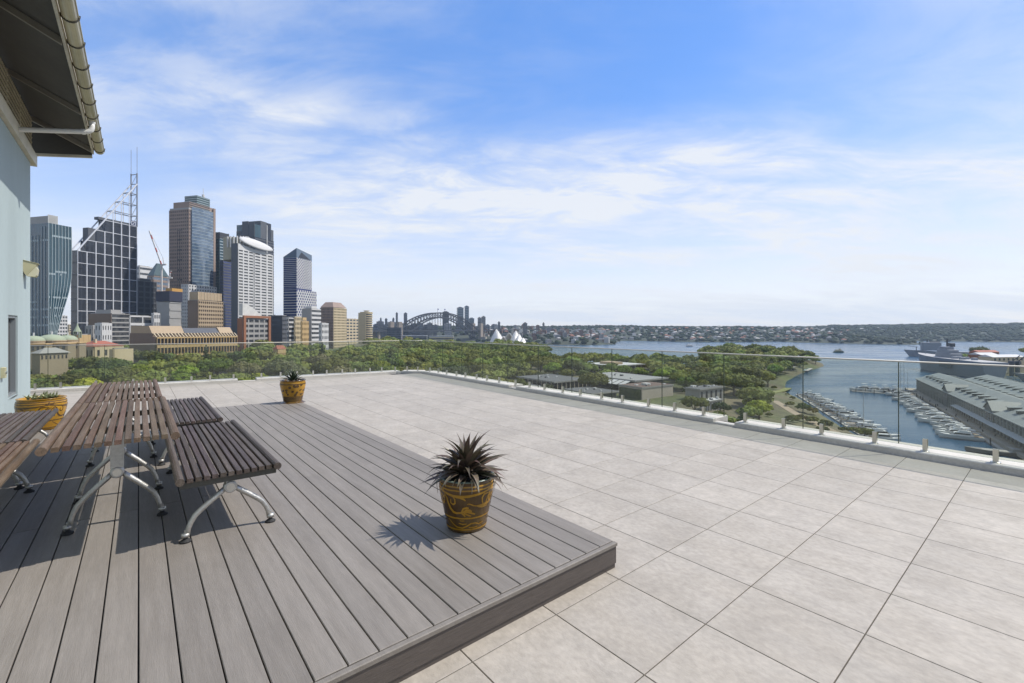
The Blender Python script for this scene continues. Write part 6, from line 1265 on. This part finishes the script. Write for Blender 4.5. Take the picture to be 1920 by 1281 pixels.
# rank by how large each shows: hidden behind nearer crowns counts for less
order = sorted(range(len(cand)), key=lambda i: cand[i][1]); skyline = np.full(2100, 5000.0); score = []
for i in order:
    x, y, vi, sc = cand[i]; px = 960+F*x/y; top = HY+F*(CH-(GZ[i]+VAR[vi][4]*sc))/y; w = F*VAR[vi][3]*sc/y
    a, b = int(max(0, px-w)), int(min(2099, px+w))
    if b <= a or px < 40 or px > 1600: score.append((0, i)); continue
    vis = np.clip(skyline[a:b]-top, 0, 60).sum(); score.append((vis, i)); skyline[a:b] = np.minimum(skyline[a:b], top+w*0.25)
score.sort(reverse=True); GRP = 'trees of the park below the terrace'
for s_, i in score[:290]:
    x, y, vi, sc = cand[i]; cr, tr, kind, rx, h, adj = VAR[vi]; px = 960+F*x/y
    where = ('on the wooded harbour point' if x > 150 and y > 430 else 'near the low gallery roofs' if px > 930 else 'in the park below the city towers' if px < 690 else 'in the park below the bridge')+(', front rows' if y < 420 else ', middle rows' if y < 620 else ', back rows')
    o = empty(kind == 'conifer' and 'conifer_tree' or 'park_tree', (x, y, GZ[i]), rt.uniform(0, 6.28), f'{adj} tree {where}', 'tree', GRP); o.scale = (sc, sc, sc*rt.uniform(0.88, 1.12))
    inst('trunk', tr, o); inst('crown', cr, o)
rest = [i for s_, i in score[290:]]
def forest(name, items, low, mt):
    Vs, Fs, A = [], [], []; n = 0
    for (x, y, z, sc, sz, li) in items:
        Va, Fa = low[li]; a = rt.uniform(0, 6.28); c, s = math.cos(a), math.sin(a)
        W = np.stack([(Va[:, 0]*c-Va[:, 1]*s)*sc+x, (Va[:, 0]*s+Va[:, 1]*c)*sc+y, Va[:, 2]*sz+z], -1)
        Vs.append(W); Fs += [tuple(q+n for q in f) for f in Fa]; A.append(np.full(len(W), rt.random())); n += len(W)
    me = bpy.data.meshes.new(name); me.from_pydata(np.concatenate(Vs).tolist(), [], Fs); me.materials.append(mt)
    at = me.attributes.new('rnd', 'FLOAT', 'POINT'); at.data.foreach_set('value', np.concatenate(A)); me.update(); return inst(name, me)
if rest: tag(forest('woodland', [(cand[i][0], cand[i][1], GZ[i], cand[i][3], cand[i][3], rt.randrange(3)) for i in rest], LOW, m_lfs), 'further park trees massed behind the nearer crowns', 'woodland', kind='stuff')
# far shore woods: low-detail crowns
def lump(seed):
    r = np.random.RandomState(seed); V = []; Fc = []; nr = 7
    for (k, z) in ((0.7, 0.0), (1.0, 0.35), (0.75, 0.78)):
        for j in range(nr): a = j*2*math.pi/nr+z; q = k*r.uniform(0.75, 1.2); V.append((q*math.cos(a), q*math.sin(a), z+r.uniform(-0.08, 0.08)))
    V.append((0, 0, 1.0))
    for s in range(2):
        for j in range(nr): Fc.append((s*nr+j, s*nr+(j+1) % nr, (s+1)*nr+(j+1) % nr, (s+1)*nr+j))
    for j in range(nr): Fc.append((2*nr+j, 2*nr+(j+1) % nr, 21))
    return np.array(V), Fc
LUMPS = [lump(i) for i in range(5)]
NN = 16000; ys = 1720+2300*rs.rand(NN)**1.15; xs = (rs.rand(NN)*1.75-0.62)*ys
Zn, Dn = north_z(xs, ys); rr = random.Random(4); items = []
for x, y, z, d in zip(xs, ys, Zn, Dn):
    px = 960+F*x/y
    if d < 10 or px < 640: continue
    wood = px > 1590 or d < 45 or d > 620
    if not wood and rr.random() < 0.45: continue
    if px < 1160 and d < 500 and rr.random() < 0.6: continue
    sc = rr.uniform(8, 15); items.append((x, y, z-1.5, sc, sc*rr.uniform(0.75, 1.15), rr.randrange(5)))
tag(forest('far_woodland', items, LUMPS, m_lfn), 'wooded slopes of the far harbour shore', 'woodland', kind='stuff')
# houses on the far shore
m_hw = [mat('house_cream', (0.42, 0.38, 0.31), 0.8), mat('house_white', (0.60, 0.58, 0.54), 0.8), mat('house_brick', (0.22, 0.125, 0.085), 0.85), mat('house_grey', (0.28, 0.27, 0.26), 0.8)]
m_hr = [mat('roof_terracotta', (0.26, 0.115, 0.07), 0.85), mat('roof_slate', (0.13, 0.13, 0.135), 0.8), mat('roof_pale', (0.40, 0.38, 0.35), 0.8)]
m_win = mat('far_window', (0.04, 0.045, 0.055), 0.15)
HM = []
for wi in range(4):
    for ri in range(3):
        mb = MB(); mb.box(-7, 7, -5, 5, -4, 6); mb.add([(-7.8, -5.8, 6), (7.8, -5.8, 6), (7.8, 5.8, 6), (-7.8, 5.8, 6), (-3.5, 0, 9.4), (3.5, 0, 9.4)], [(0, 1, 5, 4), (1, 2, 5), (2, 3, 4, 5), (3, 0, 4)], 1)
        for x in (-5, -1.6, 1.8, 5.2):
            for z in (0.8, 3.6): mb.box(x-0.8, x+0.8, -5.06, -5.001, z, z+1.5, 2); mb.box(x*0.7-0.7, x*0.7+0.7, 5.001, 5.06, z, z+1.5, 2)
        HM.append(mb.mesh('house', [m_hw[wi], m_hr[ri], m_win]))
def apt(wi, fl, w, d):
    mb = MB(); H = fl*3.1; mb.box(-w/2, w/2, -d/2, d/2, -6, H, 2)
    for k in range(fl+1): mb.box(-w/2-0.5, w/2+0.5, -d/2-0.5, d/2+0.5, k*3.1-0.75 if k else -6, k*3.1+0.75 if k < fl else H+1.0)
    n = max(2, int(w/4.5))
    for k in range(n+1): mb.box(-w/2-0.4+k*w/n-0.5, -w/2-0.4+k*w/n+0.5+0.4, -d/2-0.4, d/2+0.4, -6, H)
    mb.box(-w/5, w/5, -d/5, d/5, H+1.0, H+3.5); return mb.mesh('apartment_block', [m_hw[wi], m_hw[wi], m_win])
AM = [apt(wi, fl, w, d) for wi, fl, w, d in ((0, 6, 20, 14), (1, 8, 18, 14), (2, 7, 22, 14), (3, 10, 18, 16), (2, 12, 18, 18), (0, 4, 26, 14), (3, 5, 24, 14))]
def band(px, d):
    return ('by the water ' if d < 120 else 'mid-slope ' if d < 330 else 'near the ridge ')+('right of the sail-roofed hall' if px < 1050 else 'on the far point' if px < 1180 else 'above the white cruiser' if px < 1400 else 'beyond the wooded point' if px < 1600 else 'on the far right headland')
NH = 6000; ys = 1740+1500*rs.rand(NH)**1.2; xs = (rs.rand(NH)*1.1-0.28)*ys; Zn, Dn = north_z(xs, ys); nh = na = 0; occ2 = set()
for x, y, z, d in zip(xs, ys, Zn, Dn):
    px = 960+F*x/y
    if d < 22 or d > 640 or px < 880: continue
    k = (int(x//26), int(y//26))
    if k in occ2: continue
    lim = 0.9 if px < 1300 else 0.7 if px < 1590 else 0.05
    if rr.random() > lim: continue
    occ2.add(k); rz = rr.uniform(-0.6, 0.6)
    if px < 1150 and rr.random() < (0.55 if px < 1080 else 0.3) and na < 110:
        ai = rr.randrange(7); o = inst('apartment_block', AM[ai], None, (x, y, z), (0, 0, rz)); s = rr.uniform(0.7, 1.05); o.scale = (s, s, s*rr.uniform(0.7, 1.0)); na += 1
        tag(o, f'{["cream low", "white", "brick", "tall grey", "tall brick", "wide cream", "wide grey"][ai]} apartment block {band(px, d)}', 'building', 'apartment blocks on the far shore')
    elif nh < 290:
        hi = rr.randrange(12); o = inst('house', HM[hi], None, (x, y, z+1.5), (0, 0, rz)); s = rr.uniform(0.85, 1.5); o.scale = (s, s, s); nh += 1
        tag(o, f'{["cream", "white", "brick", "grey"][hi//3]} house with {["terracotta", "slate", "pale"][hi%3]} roof {band(px, d)}', 'house', 'houses on the far shore')
# island trees, near-shore shrubs
isl = random.Random(9)
for k in range(16):
    x = 885+isl.uniform(0, 210); y = isl.uniform(760, 880); z = ground_z(x, y)
    if z <= WZ+0.5: continue
    vi = isl.choice([0, 3, 4, 7]); cr, tr, kind, rx, h, adj = VAR[vi]; sc = isl.uniform(1.3, 1.75)
    o = empty('island_tree', (x, y, z), isl.uniform(0, 6), f'{adj} tree on the dockyard island', 'tree', 'trees on the dockyard island'); o.scale = (sc,)*3; inst('trunk', tr, o); inst('crown', cr, o)
m_shr = leafmat('shrub_foliage', (0.16, 0.15, 0.03), (0.10, 0.12, 0.03))
Va, Fa = crown_arrays(77, 'round', 500, 3.2, 4.2, 0.8); shr = [mesh_from(Va, Fa, 'foliage', m_shr), mesh_from(Va, Fa, 'foliage', m_lf[0])]
for k in range(46):
    px = isl.uniform(1395, 1640); y = isl.uniform(225, 425); x = (px-960)/F*y; d = float(sdist(MAIN, np.array([x]), np.array([y]))[0])
    if d < 5 or d > 60: continue
    s = isl.uniform(0.6, 1.5); o = inst('shrub', shr[0 if isl.random() < 0.5 else 1], None, (x, y, ground_z(x, y)-0.5), (0, 0, isl.uniform(0, 6)), (s, s, s)); tag(o, 'low yellow-green shrub on the slope above the near left dock', 'shrub', 'shrubs on the marina slope')
# the air between here and the far shore
hz_ = bpy.data.materials.new('thin_haze'); hz_.use_nodes = True; t_ = hz_.node_tree; t_.nodes.clear(); oo = N('ShaderNodeOutputMaterial', t_); pv = N('ShaderNodeVolumePrincipled', t_)
pv.inputs['Color'].default_value = (0.66, 0.82, 1.0, 1); pv.inputs['Density'].default_value = 0.00006; pv.inputs['Anisotropy'].default_value = 0.1
t_.links.new(pv.outputs[0], oo.inputs['Volume'])
hb = MB().box(-6100, 6100, -1600, 9100, WZ-9, 300).obj('haze', hz_); tag(hb, kind='stuff')
